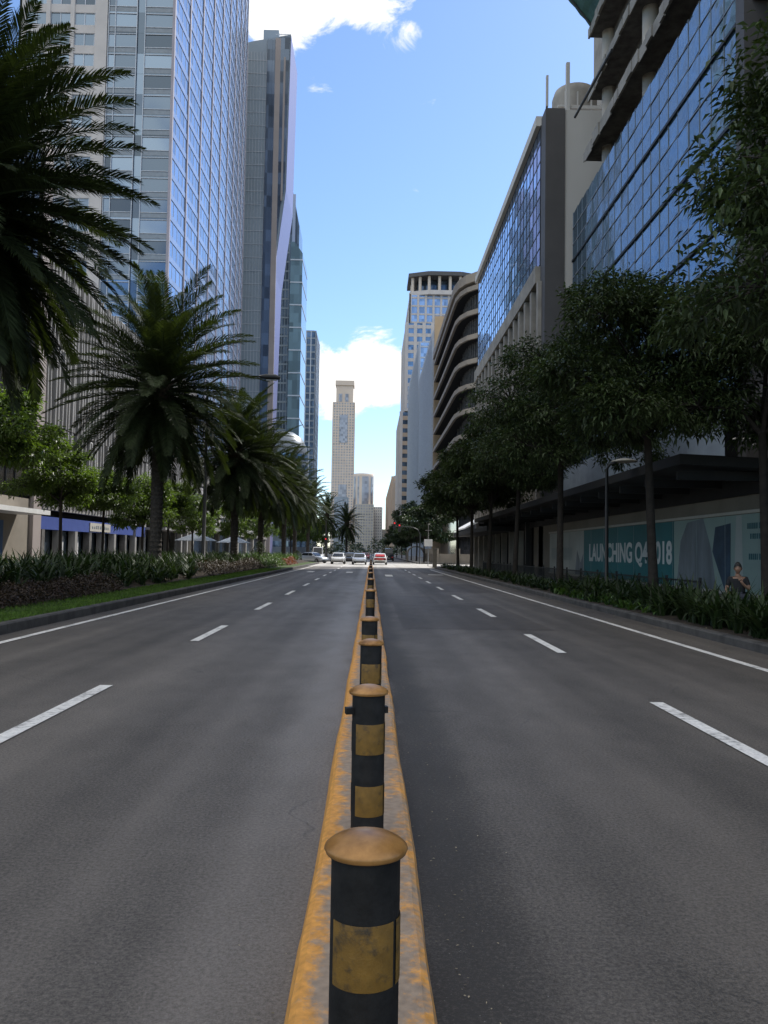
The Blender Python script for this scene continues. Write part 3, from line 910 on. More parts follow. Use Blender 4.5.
b.build('far_trees', 'leaf_mid', kind='stuff')['label'] = 'far mass of trees closing the avenue'

# ------------------------------------------------------------------ buildings
def tilt_pane(b, F, u0, u1, n0, z0, z1, tilt):
    a = random.uniform(-tilt, tilt); c = random.uniform(-tilt, tilt)
    du, dz = (u1 - u0) * .5, (z1 - z0) * .5
    b.face([F(u0, n0 - a * du - c * dz, z0), F(u1, n0 + a * du - c * dz, z0), F(u1, n0 + a * du + c * dz, z1), F(u0, n0 - a * du + c * dz, z1)])

def rect_tower(label, x0, x1, y0, y1, h, fh, gl, band, bh, pier, pw, bay, side, name='office_tower', pout=.25, bout=.18, z0=0, root=None, roof=True, cat='building', group=None):
    """box of glass with a spandrel ring per storey and piers on the street side and the camera side; SIDE +1: street at larger x"""
    t = root or thing(name, label, cat, (x0, y0, 0), 0, group)
    o = (x0, y0, 0) if root is None else tuple(c / MB.K for c in root.location)
    MB(o).box(x0, x1, y0, y1, z0 - (.3 if z0 == 0 else 0), h).build('glass_wall', gl, t)
    nf = int((h - z0) / fh)
    for i in range(nf + 1):
        z = z0 + i * fh
        MB(o).box(x0 - bout, x1 + bout, y0 - bout, y1 + bout, z, min(z + bh, h + .6)).build('spandrel', band, t)
    if pier:
        n = max(2, int(round((x1 - x0) / bay)))
        for i in range(n + 1):
            u = x0 + (x1 - x0) * i / n
            MB(o).box(u - pw / 2, u + pw / 2, y0 - pout, y0 + .05, z0, h + .3).build('pier', pier, t)
        n = max(2, int(round((y1 - y0) / bay))); xs_ = x1 if side > 0 else x0
        for i in range(n + 1):
            u = y0 + (y1 - y0) * i / n
            b = MB(o)
            if side > 0: b.box(xs_ - .05, xs_ + pout, u - pw / 2, u + pw / 2, z0, h + .3)
            else: b.box(xs_ - pout, xs_ + .05, u - pw / 2, u + pw / 2, z0, h + .3)
            b.build('pier', pier, t)
    if roof:
        MB(o).box(x0 + 1, x1 - 1, y0 + 1, y1 - 1, h, h + .9).build('roof', band, t)
    return t

# -- left: dark glass block at the picture edge
t = thing('office_block', 'dark smoked glass block with pale edge strip and blue doors at its foot', 'building', (-24, 30, 0))
o = (-24, 30, 0); F = frame((-24, 30), (0, 1), (1, 0))
MB(o).box(-44, -24.1, 30, 59, 4.9, 30).build('core', 'dark_void', t)
for i in range(12):
    b = MB(o); z = 5.2 + i * 2.05
    for k in range(20): tilt_pane(b, F, .2 + k * 1.42, .2 + k * 1.42 + 1.38, 0, z + .05, z + 2.0, .006)
    b.build('glazing', 'gl_bronze', t)
b = MB(o)
for i in range(13): b.obox(F, 0, 28.6, -.06, .07, 5.16 + i * 2.05, 5.25 + i * 2.05)
for k in range(21): b.obox(F, .14 + k * 1.42, .2 + k * 1.42, -.05, .09, 5.2, 29.8)
b.build('mullion', 'metal_dark', t)
MB(o).box(-24.6, -23.8, 58.6, 60.0, 0, 31).build('edge_strip', 'tan_strip', t)
MB(o).box(-44, -24.05, 30, 58.55, .14, 4.95).build('base_wall', 'beige', t)
b = MB(o); b.box(-24.02, -23.93, 49.5, 54.2, .15, 3.3); b.build('door', 'blue_door', t)
b = MB(o); b.box(-24.0, -21.8, 44, 56.5, 3.75, 4.05); b.build('awning', 'white', t)

# -- left: fin building
t = thing('fin_building', 'building clad in pale leaning vertical fins above a blue sign band', 'building', (-24.4, 60, 0))
o = (-24.4, 60, 0); F = frame((-24.4, 60.1), (0, 1), (1, 0))
MB(o).box(-46, -24.6, 60.1, 112, 4.6, 23).build('core', 'dark_void', t)
b = MB(o)
for i in range(6):
    for k in range(34): tilt_pane(b, F, k * 1.52, k * 1.52 + 1.48, -.12, 4.7 + i * 3.05, 7.6 + i * 3.05, .006)
b.build('glazing', 'gl_dark', t)
for row in range(3):
    b = MB(o); z0, z1 = 4.5 + row * 6.2, 4.5 + row * 6.2 + 6.0
    u = .3
    while u < 51.3:
        l0, l1 = random.uniform(-.28, .28), 0
        w = random.choice((.16, .22, .3))
        P = []
        for (uu, zz_) in ((u, z0), (u + l0, z1)):
            for (a, c) in ((0, .25), (w, .25), (w, .62), (0, .62)): P.append(F(uu + a, c, zz_ + random.uniform(-.3, .3) * (zz_ == z1)))
        b.mesh_faces(P, [(0, 3, 2, 1), (4, 5, 6, 7), (0, 1, 5, 4), (1, 2, 6, 5), (2, 3, 7, 6), (3, 0, 4, 7)])
        u += random.uniform(.5, .95)
    b.build('fin_louver', 'fin', t)
MB(o).box(-24.6, -23.9, 60.1, 112, 4.35, 4.55).build('floor_edge', 'fin', t)
MB(o).box(-46, -24.9, 60.1, 112, .14, 4.3).build('shop_wall', 'dark_void', t)
sg = MB(o).box(-24.5, -24.05, 60.4, 84, 2.9, 3.85).build('sign_band', 'blue_sign', t)
MB(o).box(-24.04, -23.98, 71.0, 76.5, 3.0, 3.72).build('sign_plate', 'offwhite', sg)
b = MB(o)
for k in range(9): b.box(-23.975, -23.96, 71.5 + k * .52, 71.5 + k * .52 + random.uniform(.18, .34), 3.22, 3.22 + random.choice((.2, .28)))
b.build('sign_lettering', 'spandrel_grey', sg)
for k in range(15):
    y = 60.6 + k * 3.4
    MB(o).box(-24.5, -23.95, y, y + .55, .14, 2.88 if k < 7 else 4.33).build('pillar', 'fin' if k % 3 else 'concrete_d', t)
    if k < 14:
        q = MB(o).box(-24.7, -24.62, y + .58, y + 3.36, .5, 2.86).build('shop_window', 'gl_corner', t)
        if k in (1, 2, 4, 5, 8, 10): MB(o).box(-24.61, -24.59, y + .8, y + 2.6, .6, 2.5).build('window_poster', 'poster_white', q)
MB(o).box(-24.2, -21.8, 88, 104, 3.6, 3.85).build('awning', 'fin', t)
MB(o).box(-24.0, -23.9, 84.5, 88, 2.8, 3.8).build('sign_panel', 'blue_sign', t)

# -- left: louvred podium
t = thing('podium_block', 'grey louvred podium with horizontal bands behind the palm trunks', 'building', (-26, 118, 0))
o = (-26, 118, 0)
MB(o).box(-60, -26, 118, 200, -.1, 15).build('core', 'gl_far', t)
for i in range(16): MB(o).box(-60.1, -25.7 + (.1 if i % 4 else .5), 117.7, 200.2, 4.2 + i * .7, 4.2 + i * .7 + (.3 if i % 4 else .5)).build('louver', 'fin', t)
for k in range(9): MB(o).box(-26.3, -25.45, 118.2 + k * 10.1, 119.4 + k * 10.1, 0, 15.2).build('pillar', 'concrete', t)
MB(o).box(-25.95, -19.5, 121, 152, 4.3, 4.75).build('canopy', 'white', t)
MB(o).box(-60, -26.02, 118.02, 200, 15, 15.6).build('roof', 'fin', t)

# -- left: big blue tower, stone grid on the camera side, curved bay facade on the street
t = thing('glass_tower', 'tall tower with curved blue glass bays, glazed corner and pinkish stone window grid', 'building', (-38, 149.5, 0))
o = (-38, 149.5, 0)
NB, NF, FH = 9, 44, 3.88
def curve(u):     # plan curve of the street facade, u in 0..1
    return (-38 + 7 * u * (1 - u) - 1.2 * u, 149.5 + 90 * u)
core = [curve(i / 18) for i in range(19)] + [(-66, 239.5), (-66, 149.5)]
MB(o).prism([(p[0] - .8, p[1] + .4) for p in core], 2, -.2, 171).build('core', 'dark_void', t)
sub = 4
for i in range(NF):
    z = i * FH
    g = MB(o); s_ = MB(o)
    for k in range(NB * sub):
        a, c = Vector(curve(k / (NB * sub))), Vector(curve((k + 1) / (NB * sub)))
        uu = (c - a); ln = uu.length; uu /= ln
        Fk = frame(a, uu, (uu.y, -uu.x))
        tilt_pane(g, Fk, .02, ln - .02, 0, z + 1.2, z + 3.76, .006)
        s_.obox(Fk, 0, ln, -.3, .06, z + .12, z + 1.14)
        s_.obox(Fk, 0, ln, -.3, .09, z, z + .1)
    g.build('glazing', 'gl_blue', t); s_.build('spandrel', 'spandrel', t)
    # glazed corner facing up the road
    g = MB(o); Fc_ = frame((-50.2, 149.5), (1, 0), (0, -1))
    for (u0, u1) in ((.1, 1.3), (1.4, 5.2), (6.9, 11.9)):
        tilt_pane(g, Fc_, u0, u1, 0, z + .95, z + 3.4, .008)
    for (u0, u1) in ((.1, 5.2), (6.9, 11.9)): tilt_pane(g, Fc_, u0, u1, .03, z + 3.5, z + 3.85, .003)
    tilt_pane(g, Fc_, 5.4, 6.75, -.22, z, z + 3.85, .004)
    g.build('glazing', 'gl_corner', t)
    s_ = MB(o); s_.obox(Fc_, .1, 5.25, -.2, .05, z, z + .88); s_.obox(Fc_, 6.85, 12.1, -.2, .05, z, z + .88)
    s_.build('spandrel', 'spandrel_grey', t)
    r_ = MB(o)
    for zz_ in (.9, 3.42): r_.obox(Fc_, .1, 5.25, 0, .16, z + zz_, z + zz_ + .1); r_.obox(Fc_, 6.85, 12.15, 0, .16, z + zz_, z + zz_ + .1)
    r_.build('floor_rail', 'rail', t)
for k in range(NB + 1):
    p = Vector(curve(k / NB)); q = Vector(curve(min(1, k / NB + .01))) - Vector(curve(max(0, k / NB - .01))); q.normalize()
    Fk = frame(p, q, (q.y, -q.x))
    MB(o).obox(Fk, -.28, .28, -.3, .2, 0, 171).build('pier', 'lav_mull', t)
b = MB(o)
for k in range(NB * sub):
    if k % sub:
        p = Vector(curve(k / (NB * sub))); q = Vector(curve(k / (NB * sub) + .005)) - p; q.normalize()
        b.obox(frame(p, q, (q.y, -q.x)), -.05, .05, -.05, .05, 0, 171)
Fc_ = frame((-50.2, 149.5), (1, 0), (0, -1))
for u in (.1, 1.35, 5.3, 6.85, 12.15): b.obox(Fc_, u - .06, u + .06, -.1, .24, 0, 171)
b.build('mullion', 'rail', t)
# stone grid
Fs = frame((-66, 149.3), (1, 0), (0, -1))
b = MB(o)
for i in range(NF + 1): b.obox(Fs, 0, 14.3, -.3, 0, i * FH - .55, i * FH + 1.0)
b.build('stone_tile_band', 'stone_pink', t)
for u in (0, 4.45, 8.9, 13.5):
    MB(o).obox(Fs, u, u + (.75 if u < 13 else 2.2), -.28, .22, 0, 171).build('pier', 'stone_pink', t)
rest = MB(o)
for i in range(NF):
    z = i * FH + 1.0
    for u in (.75, 5.2, 9.65):
        if 13 <= i <= 30:
            w = MB(o); tilt_pane(w, Fs, u + .1, u + 1.75, -.22, z, z + 2.33, .008); tilt_pane(w, Fs, u + 1.9, u + 3.6, -.22, z, z + 2.33, .008)
            w = w.build('window', 'gl_corner', t)
            f = MB(o); f.obox(Fs, u, u + .1, -.24, -.1, z, z + 2.33); f.obox(Fs, u + 1.75, u + 1.9, -.24, -.1, z, z + 2.33); f.obox(Fs, u + 3.6, u + 3.72, -.24, -.1, z, z + 2.33); f.obox(Fs, u + .1, u + 3.6, -.24, -.12, z, z + .09); f.obox(Fs, u + .1, u + 3.6, -.24, -.12, z + 2.24, z + 2.33)
            f.build('frame', 'rail', w)
        else:
            tilt_pane(rest, Fs, u, u + 3.7, -.22, z, z + 2.33, .008)
rest.build('window', 'gl_corner', t, kind='stuff')

# -- left: slant topped grey tower with lavender street face
t = thing('slant_tower', 'slender grey tower with slanted top, tan strips and folded lavender side face', 'building', (-28.6, 260, 0))
o = (-28.6, 260, 0)
front = [(-60, 0), (-33.6, 0), (-33.3, 46), (-32.4, 90), (-29.2, 117), (-28.6, 168), (-40.8, 165.5), (-60, 160)]
bd = MB(o).prism(front, 1, 260, 282).build('body', 'grey_panel', t); fix_normals(bd)
side_ = MB(o)
for (a, c) in zip(front[1:5], front[2:6]):
    side_.face([(a[0] + .1, 260.02, a[1]), (c[0] + .1, 260.02, c[1]), (c[0] + .1, 281.9, c[1]), (a[0] + .1, 281.9, a[1])], .5)
side_.build('street_face', 'lav', t)
Ff = frame((-60, 259.97), (1, 0), (0, -1))
b = MB(o)
for k in range(15): b.obox(Ff, 12 + k * .98, 12.09 + k * .98, -.05, .12, 0, 162)
for i in range(38): b.obox(Ff, 0, 25.5, -.05, .1, i * 4.3, i * 4.3 + .16)
b.build('mullion', 'rail', t)
def strip(name, u0, u1, w0, w1, h0, h1, m, n):
    """front strip that follows the lean of the street edge"""
    b = MB(o)
    lean_ = [(0, -33.6), (46, -33.3), (90, -32.4), (117, -29.2), (166, -28.6)]
    for (a, c) in zip(lean_[:-1], lean_[1:]):
        P = [Ff(60 + a[1] - u0, n, a[0]), Ff(60 + a[1] - u1, n, a[0]), Ff(60 + c[1] - u1, n, c[0]), Ff(60 + c[1] - u0, n, c[0])]
        b.face(P, random.random())
    return b.build(name, m, t)
Ff2 = Ff
MB(o).obox(Ff, 25.6, 27.2, -.05, .25, 0, 166).build('dark_strip', 'gl_fardark', t)
MB(o).obox(Ff, 24.0, 25.6, -.05, .4, 0, 166).build('dark_strip', 'gl_fardark', t)
b = MB(o)
q = [(26.6 - .0, 0), (26.4, 90), (29.0, 118), (29.4, 167)]
MB(o).obox(Ff, 26.6, 28.3, -.05, .6, 0, 166.4).build('tan_strip', 'tan_strip', t)
MB(o).prism([(-31.7, 100), (-30.7, 112), (-29.5, 117), (-28.9, 167), (-31.7, 166.5)], 1, 259.4, 259.9).build('dark_strip', 'gl_fardark', t)
MB(o).prism([(-30.7, 113), (-30.1, 113), (-30.0, 160), (-30.6, 160)], 1, 259.2, 259.38).build('tan_strip', 'tan_strip', t)
b = MB(o)
for i in range(10): b.box(-32.5 + i * .42, -32.4 + i * .42, 260, 260.1, 166, 168.5 + random.random() * 1.5)
b.box(-33.5, -28.5, 260.15, 260.25, 168, 168.2)
b.build('roof_railing_frame', 'rail', t)
MB(o).box(-38, -33, 264, 272, 166, 172).build('rooftop_block', 'grey_panel', t)

# -- left: pointed glass tower behind it and its green neighbour
t = thing('pointed_tower', 'narrow dark gridded tower with pointed top and green glass lower block', 'building', (-29, 330, 0))
o = (-29, 330, 0)
bd = MB(o).prism([(-60, 0), (-31.2, 0), (-31.2, 133), (-34.6, 150), (-36.6, 150), (-60, 140)], 1, 330, 345).build('body', 'gl_fardark', t); fix_normals(bd)
Fp = frame((-60, 330), (1, 0), (0, -1))
b = MB(o)
for i in range(38): b.obox(Fp, 0, 25.2 if i < 34 else 24, -.05, .14, i * 3.8, i * 3.8 + .7)
for k in range(10): b.obox(Fp, 14 + k * 1.2, 14.25 + k * 1.2, -.05, .1, 0, 140)
b.build('facade_lattice', 'spandrel_grey', t)
MB(o).obox(Fp, 26.0, 27.2, -.05, .4, 0, 146).build('edge_strip', 'spandrel', t)
g = MB(o).prism([(-33.6, 0), (-28.9, 0), (-28.9, 119), (-32.2, 123.5), (-33.6, 123.5)], 1, 322, 345).build('green_block', 'gl_green', t); fix_normals(g)
for i in range(13): MB(o).box(-33.65, -28.8, 321.8, 345.1, 8 + i * 9, 8.5 + i * 9).build('floor_rail', 'rail', t)

rect_tower('dark blue grey tower, farthest of the left row', -40, -32.2, 450, 480, 122, 3.8, 'gl_far', 'spandrel_grey', .9, 'rail', .5, 3, 1)
t = thing('drum_building', 'pale rounded low building at the foot of the left towers', 'building', (-33, 300, 0))
o = (-33, 300, 0)
MB(o).lathe([(9, 0), (9, 36), (8.4, 40), (6.5, 43.5), (3.5, 45.5), (0, 46)], c=(-33, 308, 0), n=36).build('drum', 'spandrel_grey', t, True)
for i in range(9): MB(o).lathe([(9.05, 3 + i * 4), (9.08, 3.05 + i * 4), (9.08, 5 + i * 4), (9.05, 5.05 + i * 4)], c=(-33, 308, 0), n=36).build('window_band', 'gl_far', t)

# -- far centre
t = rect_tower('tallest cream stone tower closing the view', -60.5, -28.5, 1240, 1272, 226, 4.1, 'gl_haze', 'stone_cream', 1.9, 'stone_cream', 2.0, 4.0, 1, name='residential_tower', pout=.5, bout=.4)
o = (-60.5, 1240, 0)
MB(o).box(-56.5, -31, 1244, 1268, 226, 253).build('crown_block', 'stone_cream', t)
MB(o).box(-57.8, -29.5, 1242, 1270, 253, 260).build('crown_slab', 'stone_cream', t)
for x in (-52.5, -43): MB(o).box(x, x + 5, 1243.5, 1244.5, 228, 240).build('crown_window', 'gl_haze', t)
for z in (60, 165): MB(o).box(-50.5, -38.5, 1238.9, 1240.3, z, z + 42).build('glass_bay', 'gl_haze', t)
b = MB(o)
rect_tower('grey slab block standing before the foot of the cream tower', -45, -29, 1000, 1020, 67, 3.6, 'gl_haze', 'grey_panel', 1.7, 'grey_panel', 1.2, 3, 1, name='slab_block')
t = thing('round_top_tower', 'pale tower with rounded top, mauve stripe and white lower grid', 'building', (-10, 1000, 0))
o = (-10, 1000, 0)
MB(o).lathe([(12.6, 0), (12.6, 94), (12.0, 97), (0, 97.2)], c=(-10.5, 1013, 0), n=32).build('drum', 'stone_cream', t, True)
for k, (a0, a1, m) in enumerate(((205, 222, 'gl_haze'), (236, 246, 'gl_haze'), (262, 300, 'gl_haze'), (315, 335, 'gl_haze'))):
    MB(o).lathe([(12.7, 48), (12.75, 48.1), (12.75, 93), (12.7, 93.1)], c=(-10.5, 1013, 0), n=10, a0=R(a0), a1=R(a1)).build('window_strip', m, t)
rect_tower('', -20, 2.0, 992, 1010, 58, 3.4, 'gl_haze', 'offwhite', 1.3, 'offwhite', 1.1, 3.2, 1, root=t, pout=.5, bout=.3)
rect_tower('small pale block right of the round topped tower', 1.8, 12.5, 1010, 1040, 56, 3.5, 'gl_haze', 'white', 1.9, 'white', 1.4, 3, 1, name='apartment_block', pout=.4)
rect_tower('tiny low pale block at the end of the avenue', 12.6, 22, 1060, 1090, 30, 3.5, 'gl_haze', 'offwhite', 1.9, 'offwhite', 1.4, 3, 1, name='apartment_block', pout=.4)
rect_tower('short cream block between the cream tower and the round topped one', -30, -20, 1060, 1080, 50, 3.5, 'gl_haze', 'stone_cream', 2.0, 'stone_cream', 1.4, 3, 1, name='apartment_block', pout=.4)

MB.K = 1.3       # the far right row is drawn at 1:1.3
# -- right, far: tan row
rect_tower('tan stone office block, second from the far end of the right row', 15, 60, 480, 600, 47, 3.9, 'gl_fardark', 'stone_tan', 2.0, 'stone_tan', 1.4, 4.5, -1, name='office_block', pout=.5)
rect_tower('tan stone office block, last of the right row', 15.2, 60, 620, 880, 58, 3.9, 'gl_haze', 'stone_tan', 2.1, 'stone_tan', 1.8, 6, -1, name='office_block', pout=.5)

# -- right: stepped tower with open crown
t = thing('crowned_tower', 'tall brownish stepped tower with flat roof on columns', 'building', (15, 380, 0))
o = (15, 380, 0)
rect_tower('', 12.9, 52, 380, 440, 66, 3.9, 'gl_fardark', 'stone_tan', 1.9, 'stone_pink', 1.5, 4.2, -1, root=t, pout=.5, roof=False)
rect_tower('', 15, 51, 381, 438, 108, 3.9, 'gl_far', 'stone_pink', 1.6, 'stone_pink', 1.5, 4.2, -1, root=t, z0=66.6, pout=.5, roof=False)
rect_tower('', 16.6, 49, 383, 436, 122, 3.9, 'gl_white', 'stone_pink', .8, 'stone_pink', 1.0, 3.6, -1, root=t, z0=108.6, pout=.5, roof=False)
b = MB(o).prism([(17, 384), (25, 381), (40, 381), (48, 384), (48, 434), (17, 434)], 2, 122, 124); b.build('crown_base', 'stone_pink', t)
MB(o).prism([(20, 389), (27, 387), (40, 387), (46, 390), (46, 430), (20, 430)], 2, 124, 130.5).build('crown_core', 'gl_fardark', t)
for (x, y) in ((17.6, 384.6), (21, 383.2), (25.2, 381.8), (30, 381.6), (35, 381.6), (39.8, 381.8), (43.5, 383), (47.4, 384.6), (17.6, 395), (17.6, 408)):
    MB(o).tube([(x, y, 124), (x, y, 131)], .7, 10).build('crown_column', 'stone_cream', t)
MB(o).prism([(15.6, 383.5), (24.5, 379.6), (40.5, 379.6), (49.4, 383.5), (49.4, 404), (15.6, 404)], 2, 130.6, 132.4).build('roof', 'pillar_dark', t)
MB(o).prism([(19, 388), (26, 384), (40, 384), (46, 388), (46, 430), (19, 430)], 2, 132.4, 134).build('roof_cap', 'pillar_dark', t)

# -- right: white and blue glass pair
t = rect_tower('blue white glass block with tan end wall, just beyond the curved balconies', 15, 40, 207, 262, 57, 3.6, 'gl_white', 'rail', .5, 'rail', .3, 2.2, -1, name='glass_block', pout=.4)
o = (15, 207, 0)
MB(o).box(15.1, 21, 206.2, 206.75, 0, 61).build('end_wall', 'tan_wall', t)
rect_tower('taller blue white glass block beside the stepped tower', 15, 40, 268, 345, 70, 3.6, 'gl_white', 'rail', .5, 'rail', .3, 3.0, -1, name='glass_block', pout=.5)

# -- right: curved balcony building
t = thing('balcony_building', 'building with curved beige balcony bands and dark recesses', 'building', (15, 143, 0))
o = (15, 143, 0)
path = [Vector(p) for p in ((45, 141.5), (30, 141.6), (24, 142.0), (20.5, 142.9), (18.2, 144.4), (16.5, 146.6), (15.5, 149.4), (15.05, 153), (15, 158), (15, 170), (15, 205))]
def offset(d_):
    out = []
    for i, p in enumerate(path):
        a = path[max(0, i - 1)]; c = path[min(len(path) - 1, i + 1)]
        u = (c - a).normalized()
        out.append(p + Vector((u.y, -u.x)) * d_)
    return out
inn, inn2 = offset(.45), offset(2.2)
poly = [tuple(p) for p in inn2] + [(45, 205)]
c_ = MB(o).prism(poly, 2, -.2, 48).build('core', 'gl_dark', t); fix_normals(c_)
for i in range(11):
    z = 4.2 + i * 4.4
    b = MB(o); sf = MB(o)
    for k in range(len(path) - 1):
        a, c, a2, c2 = path[k], path[k + 1], inn2[k], inn2[k + 1]
        P = [(*a, z), (*c, z), (*c2, z), (*a2, z), (*a, z + .85), (*c, z + .85), (*c2, z + .4), (*a2, z + .4)]
        ai, ci = inn[k], inn[k + 1]
        b.mesh_faces([(*a, z), (*c, z), (*ci, z), (*ai, z), (*a, z + .85), (*c, z + .85), (*ci, z + .85), (*ai, z + .85)],
                     [(0, 3, 2, 1), (4, 5, 6, 7), (0, 1, 5, 4), (2, 3, 7, 6)])
        sf.face([(*ai, z + .3), (*ci, z + .3), (*c2, z + .3), (*a2, z + .3)]); sf.face([(*ai, z + .01), (*ci, z + .01), (*c2, z + .01), (*a2, z + .01)])
    q = b.build('balcony_band', 'beige_band', t); fix_normals(q); sf.build('soffit', 'dark_void', q)  # soffit near black: shade under the bands put into its colour
b = MB(o)
cl = [(*p, 52.6) for p in path]
MB(o).prism([tuple(p) for p in offset(-.3)] + [(45, 205)], 2, 49.6, 51.2).build('roof', 'beige_band', t)
for k in range(24):
    j = k / 24 * (len(path) - 2); i = int(j); p = inn2[i].lerp(inn2[i + 1], j - i)
    MB(o).box(p.x - .2, p.x + .2, p.y - .2, p.y + .2, 0, 49.5).build('column', 'concrete_d', t)

MB.K = 1.0
# -- right: glass fronted block with dark corner pillar and pale end wall
t = thing('glass_front_block', 'block with blue glass street front, dark corner pillar and plain pale end wall', 'building', (12, 57.8, 0))
o = (12, 57.8, 0)
MB(o).box(12.35, 44, 58.3, 94.9, 5.2, 33.2).build('core', 'concrete_d', t)
F = frame((12, 95), (0, -1), (-1, 0))
for i in range(8):
    b = MB(o); z = 22.75 + i * 1.3
    for k in range(26): tilt_pane(b, F, .25 + k * 1.36, .25 + k * 1.36 + 1.31, 0, z + .04, z + 1.26, .006)
    b.build('glazing', 'gl_pale', t)
b = MB(o)
for i in range(9): b.obox(F, 0, 35.6, -.2, .02, 22.7 + i * 1.3, 22.8 + i * 1.3)
for k in range(27): b.obox(F, .18 + k * 1.36, .26 + k * 1.36, -.2, .025, 22.7, 33.2)
b.build('mullion', 'metal_dark', t)
MB(o).obox(F, -.2, 35.6, -.4, .35, 33.15, 33.9).build('parapet', 'wall_white', t)
MB(o).obox(F, -.2, 35.6, -.4, .35, 21.4, 22.65).build('sill_band', 'concrete', t)
for k in range(15):
    MB(o).obox(F, .3 + k * 2.52, .95 + k * 2.52, -.35, .25, 5.2, 21.35).build('pier', 'concrete', t)
for i in range(4): MB(o).obox(F, 0, 35.6, -.3, -.15, 6.2 + i * 4, 7.3 + i * 4).build('spandrel', 'concrete_d', t)
b = MB(o)
for i in range(4):
    for k in range(14): tilt_pane(b, F, 1 + k * 2.52, 2.8 + k * 2.52, -.28, 7.3 + i * 4, 10.15 + i * 4, .006)
b.build('glazing', 'gl_dark', t)
MB(o).box(12, 13.4, 57.7, 59.2, 0, 33.6).build('corner_pillar', 'pillar_dark', t)
MB(o).box(13.42, 44, 57.8, 58.25, 20.5, 33.55).build('end_wall', 'wall_white', t)
MB(o).box(13.42, 44, 57.85, 58.25, 4, 20.45).build('brick_wall', 'concrete_d', t)
MB(o).box(12.02, 44, 57.9, 95, 33.2, 33.5).build('roof', 'wall_white', t)
MB(o).lathe([(1.7, 33.5), (1.7, 36.6), (1.5, 37.2), (0, 37.5)], c=(15.1, 62, 0), n=28).build('roof_tank', 'concrete', t, True)
MB(o).box(18.2, 34, 59.5, 68, 33.5, 50).build('rooftop_block', 'concrete', t)  # unseen block added on the roof to keep the road in shade
b = MB(o); b.box(13.6, 17, 58.2, 58.4, 33.9, 34.1); b.box(13.4, 16.8, 60, 60.2, 35, 35.15)
for x in (13.5, 14.4, 15.4, 16.5): b.box(x, x + .08, 58.25, 58.35, 33.6, 35.2)
b.box(12.1, 12.25, 58.0, 58.25, 33.9, 36.2); b.box(13.55, 13.8, 58.0, 58.3, 33.6, 37.2)
b.build('roof_railing_frame', 'wall_white', t)
# ground floor of it: dark awning, columns, doors
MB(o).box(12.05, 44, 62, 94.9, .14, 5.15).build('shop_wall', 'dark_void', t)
MB(o).box(9.2, 12.0, 66, 92, 3.45, 3.85).build('awning', 'canopy_dark', t)
for k in range(8):
    MB(o).box(11.4, 11.85, 64.2 + k * 3.9, 64.65 + k * 3.9, .14, 3.44).build('pillar', 'concrete', t)
for k in range(7):
    q = MB(o).box(11.96, 12.04, 65 + k * 3.9, 67.8 + k * 3.9, .2, 3.2).build('door', 'gl_dark', t)
    MB(o).box(11.9, 11.955, 66.3 + k * 3.9, 66.4 + k * 3.9, .2, 3.2).build('door_frame', 'metal_grey', q)
b = MB(o).prism([(10.5, 4.5), (13, 5.9), (18, 6.2), (18, 6.0), (13, 5.6), (10.5, 4.35)], 1, 92.5, 105)
q = b.build('entrance_canopy', 'white', t); fix_normals(q)

# -- right: tower under construction behind blue glass
t = thing('unfinished_tower', 'concrete tower under construction with blue glass facade on its lower storeys', 'building', (13.5, 20, 0))
o = (13.5, 20, 0)
GX = 13.5; YF, YN = 55.6, 30.1
F = frame((GX, YF), (0, -1), (-1, 0)); WD = YF - YN
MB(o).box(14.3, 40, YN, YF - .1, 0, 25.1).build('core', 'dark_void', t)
rows = [7.4, 10.95, 14.5, 18.1, 21.7, 25.1]
for i in range(5):
    b = MB(o); h_ = (rows[i + 1] - rows[i]) / 3
    for j in range(3):
        for k in range(21):
            w = WD / 21; tl = .005
            z0_, z1_ = rows[i] + j * h_ + .03, rows[i] + (j + 1) * h_ - .03
            a = random.uniform(-tl, tl); c = random.uniform(-tl, tl) + .004
            n0 = random.uniform(-.015, .015)
            # each pane sits slightly skewed in its frame
            b.face([F(k * w + .03, n0 - a, z0_ - .01), F((k + 1) * w - .03, n0 + a, z0_ + .10), F((k + 1) * w - .03, n0 + a + c, z1_ + .03), F(k * w + .03, n0 - a + c, z1_ - .09)])
    b.build('glazing', 'gl_deep', t)
b = MB(o)
for k in range(22): b.obox(F, k * WD / 21 - .022, k * WD / 21 + .022, -.12, .02, 7.4, 25.1)
for i in range(5):
    for j in range(3): b.obox(F, 0, WD, -.12, .03, rows[i] + j * (rows[i + 1] - rows[i]) / 3 - .03, rows[i] + j * (rows[i + 1] - rows[i]) / 3 + .03)
b.build('mullion', 'spandrel_grey', t)
for z in rows[1:5]: MB(o).obox(F, -.05, WD, -.1, .09, z - .07, z + .07).build('seam_joint', 'metal_dark', t)
MB(o).box(GX - .1, GX + .9, YN - .75, YN - .05, 0, 40).build('edge_column', 'pillar_dark', t)
FZ = [26.3, 29.9, 33.5, 37.1, 40.7, 44.3, 47.9, 51.5]
for i, z in enumerate(FZ):
    x0_, yf = GX - .55 + .12 * (i % 2), YF - 5.0 - .6 * (i % 3)
    q = MB(o).box(x0_, 40, 8, yf, z, z + .42).build('floor_slab', 'concrete_d', t)
    b = MB(o)
    y = 8
    while y < yf:
        e = min(yf, y + random.uniform(.5, 1.6))
        b.box(x0_ - random.uniform(.04, .16), x0_ - .002, y, e, z - random.uniform(.05, .25), z + random.uniform(.42, .55)); y = e + random.uniform(0, .12)
    b.build('rough_edge_border', 'concrete', q)
    MB(o).box(x0_ + 1.2, x0_ + 1.7, 8, yf - .4, z - .6, z - .01).build('edge_beam', 'concrete_d', q)
